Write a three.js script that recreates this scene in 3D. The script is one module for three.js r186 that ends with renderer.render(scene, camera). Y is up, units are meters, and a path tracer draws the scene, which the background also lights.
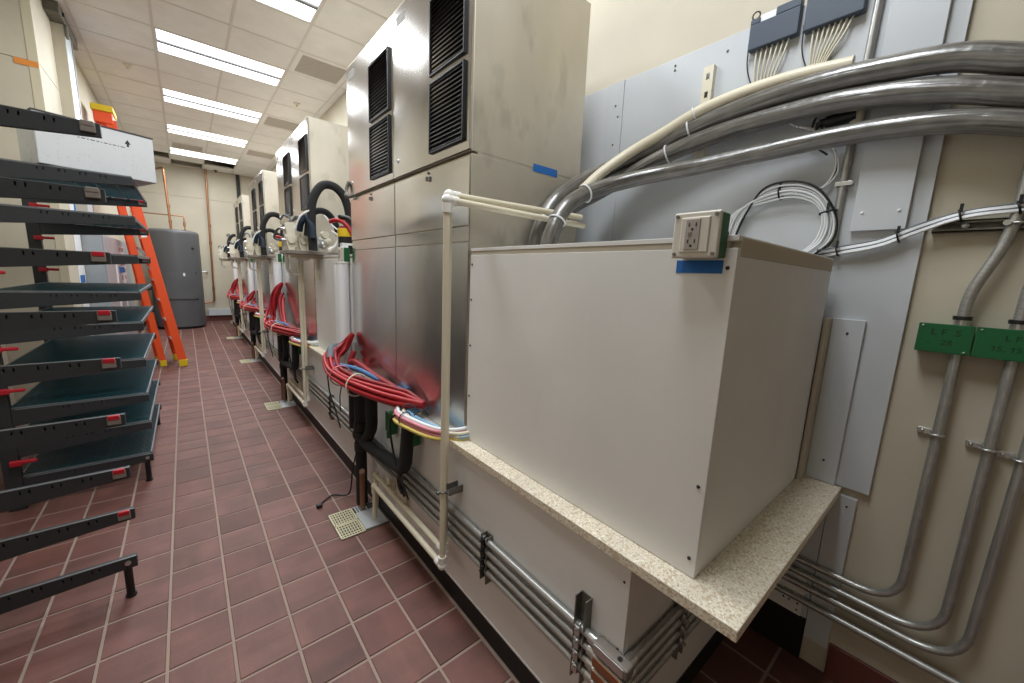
import * as THREE from 'three';
import { RoundedBoxGeometry } from 'three/addons/geometries/RoundedBoxGeometry.js';
import { mergeGeometries } from 'three/addons/utils/BufferGeometryUtils.js';
import { RectAreaLightUniformsLib } from 'three/addons/lights/RectAreaLightUniformsLib.js';

// ---------------------------------------------------------------- camera, light, exposure
RectAreaLightUniformsLib.init();
const scene = new THREE.Scene();
scene.background = new THREE.Color(0x000000);
const camera = new THREE.PerspectiveCamera(82.88, 1024 / 683, 0.05, 60);
camera.position.set(0, 1.5552, 0);
camera.rotation.order = 'YXZ';
camera.rotation.set(-0.16578, -0.70134, 0.04244);
scene.add(camera);
const renderer = new THREE.WebGLRenderer({ antialias: true });
renderer.toneMapping = THREE.LinearToneMapping;
renderer.toneMappingExposure = 2.6;
renderer.shadowMap.enabled = true;
const LAMP_POWER = 10.2;                       // every fixture gives the same light
const LAMP_COLOR = new THREE.Color(0.90, 0.955, 1.0);
const LENS_GLOW = 1.2;

// ---------------------------------------------------------------- helpers
let seed = 12345;
const rnd = () => { seed = (seed * 1664525 + 1013904223) >>> 0; return seed / 4294967296; };
const V = (x, y, z) => new THREE.Vector3(x, y, z);
const used = {};
function numbered(n) { if (!(n in used)) { used[n] = 0; return n; } used[n]++; return n + '_' + String(used[n]).padStart(3, '0'); }
function worldUV(g) {                          // uv in metres by the main direction of each face
  const p = g.attributes.position, n = g.attributes.normal, uv = new Float32Array(p.count * 2);
  for (let i = 0; i < p.count; i++) {
    const a = Math.abs(n.getX(i)), b = Math.abs(n.getY(i)), c = Math.abs(n.getZ(i));
    if (b >= a && b >= c) { uv[2 * i] = p.getX(i); uv[2 * i + 1] = p.getZ(i); }
    else if (a >= c) { uv[2 * i] = p.getZ(i); uv[2 * i + 1] = p.getY(i); }
    else { uv[2 * i] = p.getX(i); uv[2 * i + 1] = p.getY(i); }
  }
  g.setAttribute('uv', new THREE.BufferAttribute(uv, 2)); return g;
}
function bb(x0, x1, y0, y1, z0, z1, r = 0) {   // box by its limits, rounded edges if r
  const w = Math.abs(x1 - x0), h = Math.abs(y1 - y0), d = Math.abs(z1 - z0);
  let g = r ? new RoundedBoxGeometry(w, h, d, 2, Math.min(r, w / 2.01, h / 2.01, d / 2.01)) : new THREE.BoxGeometry(w, h, d);
  if (g.index) g = g.toNonIndexed();
  g.translate((x0 + x1) / 2, (y0 + y1) / 2, (z0 + z1) / 2);
  return worldUV(g);
}
function plain(g) { if (g.index) g = g.toNonIndexed(); for (const k of Object.keys(g.attributes)) if (!['position', 'normal', 'uv'].includes(k)) g.deleteAttribute(k); return g; }
const mg = (...l) => mergeGeometries(l.flat(9).map(plain));
function disc(p, dir, r, n = 12) {
  const g = new THREE.CircleGeometry(r, n);
  g.applyQuaternion(new THREE.Quaternion().setFromUnitVectors(V(0, 0, 1), dir.clone().normalize())); g.translate(p.x, p.y, p.z); return g;
}
function tubeOn(curve, r, seg, rad = 10, caps = true) {
  const g = [new THREE.TubeGeometry(curve, seg, r, rad, false)];
  if (caps) { g.push(disc(curve.getPoint(0), curve.getTangent(0).negate(), r, rad)); g.push(disc(curve.getPoint(1), curve.getTangent(1), r, rad)); }
  return mg(g);
}
const pt = a => Array.isArray(a) ? V(...a) : a;
function hose(points, r, seg = 40, rad = 10) { return tubeOn(new THREE.CatmullRomCurve3(points.map(pt), false, 'centripetal'), r, seg, rad); }
function pipe(points, r, bend = 0.05, rad = 12) {   // straight runs joined by bends
  const P = points.map(pt), path = new THREE.CurvePath(); let prev = P[0];
  let n = 0;
  for (let i = 1; i < P.length; i++) {
    if (i < P.length - 1) {
      const a = P[i].clone().sub(P[i - 1]), b = P[i + 1].clone().sub(P[i]);
      const t = Math.min(bend, a.length() * 0.49, b.length() * 0.49);
      const p0 = P[i].clone().addScaledVector(a.normalize(), -t), p1 = P[i].clone().addScaledVector(b.normalize(), t);
      path.add(new THREE.LineCurve3(prev, p0)); path.add(new THREE.QuadraticBezierCurve3(p0, P[i], p1)); prev = p1; n += 2;
    } else { path.add(new THREE.LineCurve3(prev, P[i])); n++; }
  }
  const gs = [];
  for (const c of path.curves) gs.push(new THREE.TubeGeometry(c, c.isLineCurve3 ? 1 : 8, r, rad, false));
  const F = path.curves[0], L = path.curves[path.curves.length - 1];
  gs.push(disc(F.getPoint(0), F.getTangent(0).negate(), r, rad), disc(L.getPoint(1), L.getTangent(1), r, rad));
  return mg(gs);
}
function rod(a, b, r, rad = 10) { return pipe([a, b], r, 0, rad); }
function bar(a, b, w, h, up = V(0, 1, 0)) {    // rectangular bar between two points
  const A = pt(a), B = pt(b), d = B.clone().sub(A), L = d.length(); d.normalize();
  const s = new THREE.Vector3().crossVectors(d, up).normalize(), u = new THREE.Vector3().crossVectors(s, d);
  let g = new THREE.BoxGeometry(w, h, L).toNonIndexed();
  g.applyMatrix4(new THREE.Matrix4().makeBasis(s, u, d.clone().negate())); g.translate((A.x + B.x) / 2, (A.y + B.y) / 2, (A.z + B.z) / 2); return g;
}
function cyl(r, y0, y1, x, z, n = 24, r2 = r) { const g = new THREE.CylinderGeometry(r2, r, y1 - y0, n); g.translate(x, (y0 + y1) / 2, z); return plain(g); }
function ball(r, x, y, z, n = 12) { const g = new THREE.SphereGeometry(r, n, Math.ceil(n * 0.7)); g.translate(x, y, z); return plain(g); }
function cylDir(p, dir, r, len, n = 14) {
  const g = new THREE.CylinderGeometry(r, r, len, n); g.applyQuaternion(new THREE.Quaternion().setFromUnitVectors(V(0, 1, 0), pt(dir).normalize())); const q = pt(p); g.translate(q.x, q.y, q.z); return plain(g);
}
function ringAround(p, dir, R, r, n = 16) { const g = new THREE.TorusGeometry(R, r, 6, n); g.applyQuaternion(new THREE.Quaternion().setFromUnitVectors(V(0, 0, 1), pt(dir).normalize())); const q = pt(p); g.translate(q.x, q.y, q.z); return plain(g); }
function extrude(pts2, z0, z1, holes = []) {   // outline in x,y pulled along z
  const s = new THREE.Shape(pts2.map(p => new THREE.Vector2(p[0], p[1])));
  for (const h of holes) s.holes.push(new THREE.Path(h.map(p => new THREE.Vector2(p[0], p[1]))));
  const g = new THREE.ExtrudeGeometry(s, { depth: Math.abs(z1 - z0), bevelEnabled: false }); g.translate(0, 0, Math.min(z0, z1)); return plain(g);
}
function shadowOn(m) { m.castShadow = true; m.receiveShadow = true; return m; }
function thing(name, label, category, base, group) {
  const o = new THREE.Group(); o.name = numbered(name); o.position.set(...base); o.userData = { label, category };
  if (group) o.userData.group = group; scene.add(o); return o;
}
function root(o) { while (o.parent && o.parent !== scene) o = o.parent; return o; }
function part(parent, name, geo, mat, label) { // geometry is given in world coordinates
  const b = root(parent).position, g = plain(geo); g.translate(-b.x, -b.y, -b.z);
  const m = shadowOn(new THREE.Mesh(g, mat)); m.name = name; if (label) m.userData.label = label; parent.add(m); return m;
}
function solo(name, label, category, geo, mat, group) {
  const g = plain(geo); g.computeBoundingBox(); const b = g.boundingBox, c = [(b.min.x + b.max.x) / 2, b.min.y, (b.min.z + b.max.z) / 2];
  g.translate(-c[0], -c[1], -c[2]);
  const m = shadowOn(new THREE.Mesh(g, mat)); m.name = numbered(name); m.position.set(...c); m.userData = { label, category }; if (group) m.userData.group = group; scene.add(m); return m;
}
function struct(name, geo, mat) { const m = shadowOn(new THREE.Mesh(plain(geo), mat)); m.name = name; m.userData = { kind: 'structure' }; scene.add(m); return m; }
function copyTo(o, base, [dx, dy, dz], label) {
  const c = o.clone(); c.name = numbered(base); c.position.set(o.position.x + dx, o.position.y + dy, o.position.z + dz);
  c.userData = { ...o.userData, label }; scene.add(c); return c;
}

// ---------------------------------------------------------------- textures
function hash(x, y, s) { let h = (x * 374761393 + y * 668265263 + s * 1442695041) | 0; h = Math.imul(h ^ (h >>> 13), 1274126177); return ((h ^ (h >>> 16)) >>> 0) / 4294967296; }
function pn(x, y, px, py, s) {                 // periodic value noise
  const xi = Math.floor(x), yi = Math.floor(y), fx = x - xi, fy = y - yi, u = fx * fx * (3 - 2 * fx), v = fy * fy * (3 - 2 * fy);
  const m = (a, n) => ((a % n) + n) % n, h = (a, b) => hash(m(a, px), m(b, py), s);
  return (h(xi, yi) * (1 - u) + h(xi + 1, yi) * u) * (1 - v) + (h(xi, yi + 1) * (1 - u) + h(xi + 1, yi + 1) * u) * v;
}
const fb = (u, v, fx, fy, s, o = 4) => { let a = 0, w = 0.5, t = 0; for (let i = 0; i < o; i++) { a += w * pn(u * fx, v * fy, fx, fy, s + i); t += w; w *= 0.5; fx *= 2; fy *= 2; } return a / t; };
function tex(n, metres, fn, srgb = true) {
  const d = new Uint8Array(n * n * 4);
  for (let j = 0; j < n; j++) for (let i = 0; i < n; i++) { const c = fn(i / n, j / n), k = 4 * (j * n + i); for (let q = 0; q < 3; q++) d[k + q] = Math.max(0, Math.min(255, c[q] !== undefined ? c[q] : c)); d[k + 3] = 255; }
  const t = new THREE.DataTexture(d, n, n, THREE.RGBAFormat); t.wrapS = t.wrapT = THREE.RepeatWrapping; t.magFilter = THREE.LinearFilter; t.minFilter = THREE.LinearMipmapLinearFilter; t.generateMipmaps = true;
  t.repeat.set(1 / metres, 1 / metres); if (srgb) t.colorSpace = THREE.SRGBColorSpace; t.needsUpdate = true; return t;
}
const g1 = f => (u, v) => { const a = f(u, v); return [a, a, a]; };
const tileTex = tex(512, 1.7, (u, v) => {      // fired clay with smears of pale cement dust
  const a = fb(u, v, 12, 12, 3, 5), dust = Math.max(0, fb(u, v, 5, 9, 31, 5) - 0.5) * 1.3, sp = hash(Math.floor(u * 512), Math.floor(v * 512), 7), str = fb(u, v, 6, 60, 12, 3);
  const k = 0.8 + 0.36 * a + 0.06 * (sp - 0.5) + 0.14 * (str - 0.5);
  const m = c => c * k; const mix = (x, y) => x * (1 - dust) + y * dust;
  return [mix(m(205), 215), mix(m(205), 211), mix(m(205), 208)];
});
const tileBump = tex(256, 0.5, g1((u, v) => 255 * (0.6 * fb(u, v, 16, 16, 5, 4) + 0.4 * hash(Math.floor(u * 256), Math.floor(v * 256), 3))), false);
const paintTex = tex(256, 2.4, (u, v) => { const a = 226 + 26 * fb(u, v, 5, 5, 11, 5); return [a, a, a]; });
const panelTex = tex(512, 0.9, (u, v) => { const h = hash(Math.floor(u * 512), Math.floor(v * 512), 21), a = 236 - (h > 0.93 ? 26 : 0) + 14 * (fb(u, v, 6, 6, 4, 4) - 0.5); return [a, a, a]; });
const stoneTex = tex(512, 0.42, (u, v) => {
  const a = fb(u, v, 90, 90, 41, 2), b = fb(u, v, 150, 150, 51, 1), c = fb(u, v, 6, 6, 61, 3), d = fb(u, v, 60, 60, 71, 2);
  let r = 226, g = 216, bl = 196; if (a > 0.63) { r = 200; g = 183; bl = 156; } else if (d > 0.66) { r = 240; g = 234; bl = 220; } if (b > 0.88) { r = 160; g = 142; bl = 116; }
  const k = 0.95 + 0.1 * c; return [r * k, g * k, bl * k];
});
const brushRough = tex(512, 1.1, g1((u, v) => 115 + 60 * fb(u, v, 5, 4, 15, 3)), false);
const smudgeTex = tex(512, 1.2, (u, v) => { const a = fb(u, v, 5, 3, 77, 5), s = Math.max(0, fb(u, v, 14, 7, 87, 4) - 0.64) * 2.6, k = 222 + 30 * a - 34 * s; return [k, k * 0.985, k * 0.955]; });
const smudgeRough = tex(512, 1.2, g1((u, v) => 125 + 80 * fb(u, v, 6, 4, 78, 5)), false);
const sheathTex = tex(256, 1, (u, v) => { const a = fb(u, v, 6, 36, 91, 3), b = fb(u, v, 24, 8, 95, 3), k = 255 * (0.3 + 0.75 * (0.75 * a + 0.25 * b)); return [k, k * 0.99, k * 0.97]; });
const sheathBump = tex(256, 1, g1((u, v) => 255 * (0.7 * fb(u, v, 5, 26, 191, 3) + 0.3 * fb(u, v, 40, 10, 195, 2))), false);
const cardTex = tex(256, 0.8, (u, v) => { const a = fb(u, v, 7, 7, 33, 5), s = Math.max(0, fb(u, v, 20, 20, 35, 3) - 0.66) * 2; const k = 226 + 26 * a - 90 * s; return [k, k, k * 1.01]; });
const galvTex = tex(256, 0.25, (u, v) => { const a = fb(u, v, 10, 10, 133, 3), k = 190 + 60 * a; return [k, k, k]; });
for (const t of [sheathTex, sheathBump]) t.repeat.set(3, 1);

// ---------------------------------------------------------------- materials
const std = (c, o = {}) => new THREE.MeshPhysicalMaterial({ color: c, roughness: 0.6, ...o });
const M = {
  tiles: ['#86564b', '#815046', '#8b5c51', '#7c4d43', '#885950', '#835349'].map(c => std(c, { map: tileTex, roughness: 0.6, bumpMap: tileBump, bumpScale: 0.0006 })),
  grout: std('#a08c80', { roughness: 0.95, map: paintTex }),
  wall: std('#cfc6b2', { roughness: 0.6, map: paintTex }),
  panel: std('#f6f2ee', { roughness: 0.95, map: panelTex }),
  grid: std('#cfc8c0', { roughness: 0.5 }),
  plenum: std('#2a2724', { roughness: 1 }),
  base: std('#6e3b33', { roughness: 0.5, map: paintTex }),
  rubber: std('#161514', { roughness: 0.55 }),
  frp: std('#d0d4d8', { roughness: 0.45, map: paintTex }),
  melamine: std('#f4f2ef', { roughness: 0.5, map: paintTex }),
  plinth: std('#efecea', { roughness: 0.5, map: paintTex }),
  mdf: std('#d0c6b2', { roughness: 0.8, map: paintTex }),
  stone: std('#ffffff', { map: stoneTex, roughness: 0.42 }),
  steel: std('#cfccc7', { metalness: 1, roughness: 0.34, roughnessMap: brushRough }),
  steelBrushed: std('#cfccc7', { metalness: 1, roughness: 0.42, roughnessMap: brushRough, anisotropy: 0.85, anisotropyRotation: Math.PI / 2 }),
  steelSide: std('#dfdbd2', { metalness: 0.92, roughness: 0.85, map: smudgeTex, roughnessMap: smudgeRough }),
  grille: std('#17181a', { roughness: 0.45 }),
  galv: std('#c6c6c2', { metalness: 0.65, roughness: 0.36, map: galvTex }),
  galvDark: std('#8d8a82', { metalness: 0.6, roughness: 0.5, map: galvTex }),
  zinc: std('#c8c9c8', { metalness: 0.9, roughness: 0.28 }),
  pvc: std('#e6e4dd', { roughness: 0.35 }),
  pvcAged: std('#d8cfb8', { roughness: 0.4 }),
  whitePlastic: std('#e8eaec', { roughness: 0.4 }),
  cream: std('#d9d2bd', { roughness: 0.5 }),
  black: std('#141416', { roughness: 0.5 }),
  foam: std('#1b1b1c', { roughness: 0.85, bumpMap: tileBump, bumpScale: 0.001 }),
  red: std('#a3161f', { roughness: 0.45 }),
  redDark: std('#84101a', { roughness: 0.48 }),
  greyHose: std('#5b6168', { roughness: 0.6 }),
  blueHose: std('#3f6f9c', { roughness: 0.5 }),
  pink: std('#d98b98', { roughness: 0.45 }),
  yellowHose: std('#c9b45a', { roughness: 0.45 }),
  lightBlue: std('#79a8c9', { roughness: 0.45 }),
  yellow: std('#d9b81e', { roughness: 0.5 }),
  orange: std('#e2501f', { roughness: 0.45 }),
  alu: std('#bfc2c4', { metalness: 0.9, roughness: 0.4 }),
  copper: std('#a9785a', { metalness: 0.85, roughness: 0.38 }),
  heater: std('#5f6064', { roughness: 0.45, map: paintTex }),
  rack: std('#2d2f32', { roughness: 0.5 }),
  rackEdge: std('#7a7d80', { roughness: 0.45, metalness: 0.5 }),
  teal: std('#13424b', { roughness: 0.4 }),
  redPlastic: std('#b4172a', { roughness: 0.45 }),
  clipGrey: std('#7d756d', { roughness: 0.5 }),
  carton: std('#cfd1d3', { roughness: 0.5, map: cardTex }),
  cartonEdge: std('#3b383b', { roughness: 0.6 }),
  tapeBlue: std('#1a63ad', { roughness: 0.7 }),
  tapeOrange: std('#d98a3c', { roughness: 0.7 }),
  green: std('#0c5a30', { roughness: 0.45 }),
  slate: std('#3f4a59', { roughness: 0.5 }),
  deviceGrey: std('#a39c95', { roughness: 0.5 }),
  sheath: std('#8f8c88', { map: sheathTex, roughness: 0.28, clearcoat: 0.8, clearcoatRoughness: 0.15, bumpMap: sheathBump, bumpScale: 0.004 }),
  cabinet: std('#a7adb2', { roughness: 0.4, metalness: 0.3 }),
  lens: std('#ffffff', { emissive: new THREE.Color(1, 0.985, 0.97), emissiveIntensity: LENS_GLOW, roughness: 0.5 }),
  fixture: std('#d8d8d8', { roughness: 0.4 }),
  ventGrey: std('#cbc3ba', { roughness: 0.7 }),
};
const HC = 3.985, G = 0.622, XW = 1.9, ZF = -13.5, ZB = 3.2, XL = -0.85, XA = -1.3, ZJ = -5.6, ROOF = 4.5;

// ---------------------------------------------------------------- floor
const S = 0.2083, TX = 0.6676, TZ = -1.7778;
const floor = struct('floor', bb(XA - 0.15, XW + 0.15, -0.12, -0.0035, ZF - 0.15, ZB + 0.15), M.grout);
{
  const h = 0.0985, c = 0.0022, y0 = -0.006;   // one tile with eased edges, 0.197 m
  const mk = () => {
    const P = [], q = (a, b, d, e) => P.push(...a, ...b, ...d, ...a, ...d, ...e);
    const t = [[-h + c, 0, -h + c], [-h + c, 0, h - c], [h - c, 0, h - c], [h - c, 0, -h + c]], m = [[-h, -c, -h], [-h, -c, h], [h, -c, h], [h, -c, -h]], b = m.map(p => [p[0], y0, p[2]]);
    q(...t); for (let i = 0; i < 4; i++) { const j = (i + 1) % 4; q(t[i], m[i], m[j], t[j]); q(m[i], b[i], b[j], m[j]); }
    const g = new THREE.BufferGeometry(); g.setAttribute('position', new THREE.BufferAttribute(new Float32Array(P), 3)); g.computeVertexNormals(); return g;
  };
  const base = mk(), list = [], cam = camera; cam.updateMatrixWorld(); cam.updateProjectionMatrix();
  for (let i = -15; i < 7; i++) for (let j = -58; j < 25; j++) {
    const x = TX + (i + 0.5) * S, z = TZ + (j + 0.5) * S;
    if (x < XA + 0.05 || x > XW - 0.05 || z < ZF + 0.06 || z > ZB - 0.05) continue;
    if (x > 0.95 && z < -0.62) continue;
    if (x < XL - 0.02 && z < ZJ) continue;
    const p = V(x, 0, z).project(cam), inV = Math.abs(p.x) < 1.08 && Math.abs(p.y) < 1.1 && p.z < 1;
    list.push({ x, z, k: Math.hypot(x, 1.55, z) + (inV ? 0 : 100) });
  }
  list.sort((a, b) => a.k - b.k);
  const uvAt = (g, x, z) => { const p = g.attributes.position, uv = new Float32Array(p.count * 2); for (let k = 0; k < p.count; k++) { uv[2 * k] = p.getX(k) + x; uv[2 * k + 1] = p.getZ(k) + z; } g.setAttribute('uv', new THREE.BufferAttribute(uv, 2)); return g; };
  const shapes = []; for (let k = 0; k < 24; k++) shapes.push(uvAt(base.clone(), rnd() * 5, rnd() * 5));
  const rest = M.tiles.map(() => []);
  list.forEach((t, n) => {
    const v = Math.floor(rnd() * 6), dy = (rnd() - 0.5) * 0.0012, a = (rnd() - 0.5) * 0.004, b = (rnd() - 0.5) * 0.004;
    if (n < 300) { const m = shadowOn(new THREE.Mesh(shapes[Math.floor(rnd() * 24)], M.tiles[v])); m.name = 'tile'; m.position.set(t.x, dy, t.z); m.rotation.set(a, Math.floor(rnd() * 4) * Math.PI / 2, b); floor.add(m); }
    else { const g = shapes[Math.floor(rnd() * 24)].clone(); g.rotateX(a); g.rotateZ(b); g.translate(t.x, dy, t.z); rest[v].push(g); }
  });
  rest.forEach((l, v) => { const m = shadowOn(new THREE.Mesh(mg(l), M.tiles[v])); m.name = 'farther_tiles'; m.userData = { kind: 'stuff' }; floor.add(m); });
}

// ---------------------------------------------------------------- walls, clad in two rows of painted panels
const SEAM = 3.235;
function wall(name, slab, boards) { const w = struct(name, bb(...slab), M.wall); for (const b of boards) { const m = shadowOn(new THREE.Mesh(bb(...b, 0.0015), M.wall)); m.name = 'wall_panel'; w.add(m); } return w; }
const gp = 0.003;
wall('wall_right', [XW + 0.012, XW + 0.15, -0.1, ROOF, ZF - 0.15, ZB + 0.15], [-13.5, -10.4, -7.3, -4.2].flatMap((z, i, a) => { const z1 = i < a.length - 1 ? a[i + 1] : ZB; return [[XW, XW + 0.013, 0, SEAM - gp, z + gp, z1 - gp], [XW, XW + 0.013, SEAM + gp, ROOF, z + gp, z1 - gp]]; }));
wall('wall_left', [XL - 0.15, XL - 0.012, -0.1, ROOF, ZF - 0.15, ZJ - 0.012], [[XL - 0.013, XL, 0, SEAM - gp, ZF, ZJ], [XL - 0.013, XL, SEAM + gp, ROOF, ZF, ZJ]]);
wall('wall_return', [XA - 0.15, XL - 0.15, -0.1, ROOF, ZJ - 0.15, ZJ - 0.012], [[XA, XL - 0.06, 0, SEAM - gp, ZJ - 0.013, ZJ], [XA, XL - 0.06, SEAM + gp, ROOF, ZJ - 0.013, ZJ]]);
struct('trim_1', bb(XL - 0.06, XL + 0.002, 0, ROOF, ZJ - 0.013, ZJ + 0.006, 0.003), std('#c9c0a8', { roughness: 0.5 }));
wall('wall_far', [XL - 0.15, XW + 0.15, -0.1, ROOF, ZF - 0.15, ZF - 0.012], [[XL, 0.52, 0, SEAM - gp, ZF - 0.013, ZF], [0.526, XW, 0, SEAM - gp, ZF - 0.013, ZF], [XL, 0.52, SEAM + gp, ROOF, ZF - 0.013, ZF], [0.526, XW, SEAM + gp, ROOF, ZF - 0.013, ZF]]);
wall('wall_alcove', [XA - 0.15, XA - 0.012, -0.1, ROOF, ZJ - 0.15, ZB + 0.15], [[XA - 0.013, XA, 0, SEAM - gp, ZJ, ZB], [XA - 0.013, XA, SEAM + gp, ROOF, ZJ, ZB]]);
wall('wall_near', [XA - 0.15, XW + 0.15, -0.1, ROOF, ZB + 0.012, ZB + 0.15], [[XA, XW, 0, SEAM - gp, ZB, ZB + 0.013], [XA, XW, SEAM + gp, ROOF, ZB, ZB + 0.013]]);
struct('baseboard_far', bb(XL, XW, 0, 0.15, ZF, ZF + 0.014, 0.004), M.base);
struct('baseboard_right', bb(XW - 0.014, XW, 0, 0.15, -0.17, ZB, 0.004), M.base);
struct('baseboard_left', bb(XL, XL + 0.014, 0, 0.15, ZF, ZJ, 0.004), M.base);
struct('baseboard_return', bb(XA, XL, 0, 0.15, ZJ, ZJ + 0.014, 0.004), M.base);

// ---------------------------------------------------------------- ceiling: lay-in panels on a metal grid
const ceiling = struct('ceiling', bb(XA - 0.15, XW + 0.15, ROOF, ROOF + 0.12, ZF - 0.15, ZB + 0.15), M.plenum);
const gx = k => -0.07 + k * G, gz = k => -5.98 - k * G;
const LIGHTS = [-9, -6, -3, 0, 3, 6, 9];
{
  const addC = (name, g, m) => { const o = shadowOn(new THREE.Mesh(g, m)); o.name = name; ceiling.add(o); return o; };
  const vents = new Set(['2,-1', '2,3', '2,7', '0,8']), open = new Set(['0,11', '1,10', '-1,10']);
  for (let i = -4; i < 4; i++) for (let j = -15; j < 13; j++) {
    let x0 = gx(i), x1 = gx(i + 1), z0 = gz(j), z1 = gz(j + 1);
    x0 = Math.max(x0, z1 < ZJ - 0.3 ? XL : XA); x1 = Math.min(x1, XW); z1 = Math.max(z1, ZF); z0 = Math.min(z0, ZB);
    if (x1 - x0 < 0.03 || z0 - z1 < 0.03) continue;
    if ((i === 0 || i === 1) && LIGHTS.includes(j)) continue;
    if (vents.has(i + ',' + j) || open.has(i + ',' + j)) continue;
    addC('ceiling_panel', bb(x0 + 0.004, x1 - 0.004, HC + 0.002, HC + 0.018, z1 + 0.004, z0 - 0.004), M.panel);
  }
  for (let i = -3; i < 4; i++) { const z1 = gx(i) < XL ? ZJ : ZF; 
    const cuts = i === 1 ? [...LIGHTS].sort((a, b) => a - b) : []; let zt = ZB;      // the middle runner stops at each fixture
    for (const j of cuts) { addC('grid_runner', bb(gx(i) - 0.012, gx(i) + 0.012, HC - 0.001, HC + 0.03, gz(j), zt), M.grid); zt = gz(j + 1); }
    addC('grid_runner', bb(gx(i) - 0.012, gx(i) + 0.012, HC - 0.001, HC + 0.03, z1, zt), M.grid); }
  for (let j = -14; j < 13; j++) addC('grid_runner', bb(gz(j) < ZJ ? XL : XA, XW, HC - 0.0008, HC + 0.03, gz(j) - 0.012, gz(j) + 0.012), M.grid);
  addC('grid_angle', bb(XW - 0.022, XW, HC - 0.001, HC + 0.02, ZF, ZB), M.grid); addC('grid_angle', bb(XL, XL + 0.022, HC - 0.001, HC + 0.02, ZF, ZJ), M.grid); addC('grid_angle', bb(XL, XW, HC - 0.001, HC + 0.02, ZF, ZF + 0.022), M.grid);
}
// troffers
const ORD = ['nearest', 'second', 'third', 'fourth', 'fifth'];
const lightLabel = { 0: 'twin lens ceiling light, second from the camera, above the nearest steel machines', '-3': 'ceiling light cut by the top edge of the picture', 3: 'twin lens ceiling light, third from the camera', 6: 'twin lens ceiling light, fourth from the camera', 9: 'farthest twin lens ceiling light, by the dark open ceiling cells', '-6': 'ceiling light overhead, just behind the picture edge', '-9': 'ceiling light above the white box' };
for (const j of LIGHTS) {
  const x0 = gx(0) + 0.012, x1 = gx(2) - 0.012, z1 = gz(j + 1) + 0.012, z0 = gz(j) - 0.012, xc = (x0 + x1) / 2, zc = (z0 + z1) / 2;
  const t = thing('ceiling_light', lightLabel[j], 'ceiling light', [xc, HC, zc], 'recessed ceiling lights in a row');
  part(t, 'housing', mg(bb(x0, x1, HC + 0.06, HC + 0.075, z1, z0), bb(x0, x0 + 0.012, HC, HC + 0.06, z1, z0), bb(x1 - 0.012, x1, HC, HC + 0.06, z1, z0), bb(x0, x1, HC, HC + 0.06, z1, z1 + 0.012), bb(x0, x1, HC, HC + 0.06, z0 - 0.012, z0)), M.fixture);
  part(t, 'centre_bar', bb(x0 + 0.012, x1 - 0.012, HC - 0.008, HC + 0.06, zc - 0.024, zc + 0.024, 0.004), std('#6d6d70', { roughness: 0.5 }));
  for (const q of [-1, 1]) {                    // two lenses, each with its own light just below it
    const a = zc + q * 0.027, b = q > 0 ? z0 - 0.014 : z1 + 0.014, za = Math.min(a, b), zb = Math.max(a, b);
    part(t, 'lens', bb(x0 + 0.014, x1 - 0.014, HC + 0.004, HC + 0.012, za, zb), M.lens);
    const L = new THREE.RectAreaLight(LAMP_COLOR, LAMP_POWER, x1 - x0 - 0.03, zb - za - 0.004);
    L.position.set(0, -0.003, (za + zb) / 2 - zc); L.name = 'lamp'; t.add(L); L.lookAt(xc, 0, (za + zb) / 2); L.castShadow = true;
  }
}
// diffusers and grille in the ceiling
for (const [i, j, lab] of [[2, -1, 'square grey ceiling vent beside the second light'], [2, 3, 'square grey ceiling vent beside the third light'], [2, 7, 'square grey ceiling vent beyond the fourth light'], [0, 8, 'slotted ceiling grille between the two farthest lights']]) {
  const x0 = gx(i) + 0.012, x1 = Math.min(gx(i + 1), XW) - 0.012, z1 = gz(j + 1) + 0.012, z0 = gz(j) - 0.012;
  const t = thing('ceiling_vent', lab, 'vent', [(x0 + x1) / 2, HC, (z0 + z1) / 2], 'ceiling vents');
  const w = 0.05; part(t, 'frame', mg(bb(x0, x1, HC - 0.002, HC + 0.02, z1, z1 + w), bb(x0, x1, HC - 0.002, HC + 0.02, z0 - w, z0), bb(x0, x0 + w, HC - 0.002, HC + 0.02, z1 + w, z0 - w), bb(x1 - w, x1, HC - 0.002, HC + 0.02, z1 + w, z0 - w)), M.panel);
  part(t, 'backing', bb(x0 + w, x1 - w, HC + 0.03, HC + 0.035, z1 + w, z0 - w), M.ventGrey);
  for (let k = 0; k < 11; k++) { const z = z1 + w + 0.02 + k * (z0 - z1 - 2 * w - 0.04) / 10; part(t, 'slat', bb(x0 + w, x1 - w, HC, HC + 0.03, z - 0.008, z + 0.008), M.ventGrey); }
}
for (const [x, z, l] of [[0.82, -13.35, 'small black ceiling fitting by the far wall'], [-0.36, -7.3, 'small round ceiling sprinkler over the ladder'], [1.48, -7.0, 'small ceiling sprinkler right of the third light'], [-0.36, -5.4, 'small ceiling sprinkler left of the second light']]) {
  const t = thing('ceiling_sprinkler', l, 'sprinkler', [x, HC - 0.05, z]); const m = z < -13 ? M.black : M.cream;
  part(t, 'escutcheon', cyl(0.045, HC - 0.012, HC, x, z, 18), m); part(t, 'deflector', mg(cyl(0.012, HC - 0.045, HC - 0.01, x, z, 10), cyl(0.022, HC - 0.05, HC - 0.045, x, z, 12)), m);
}

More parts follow.
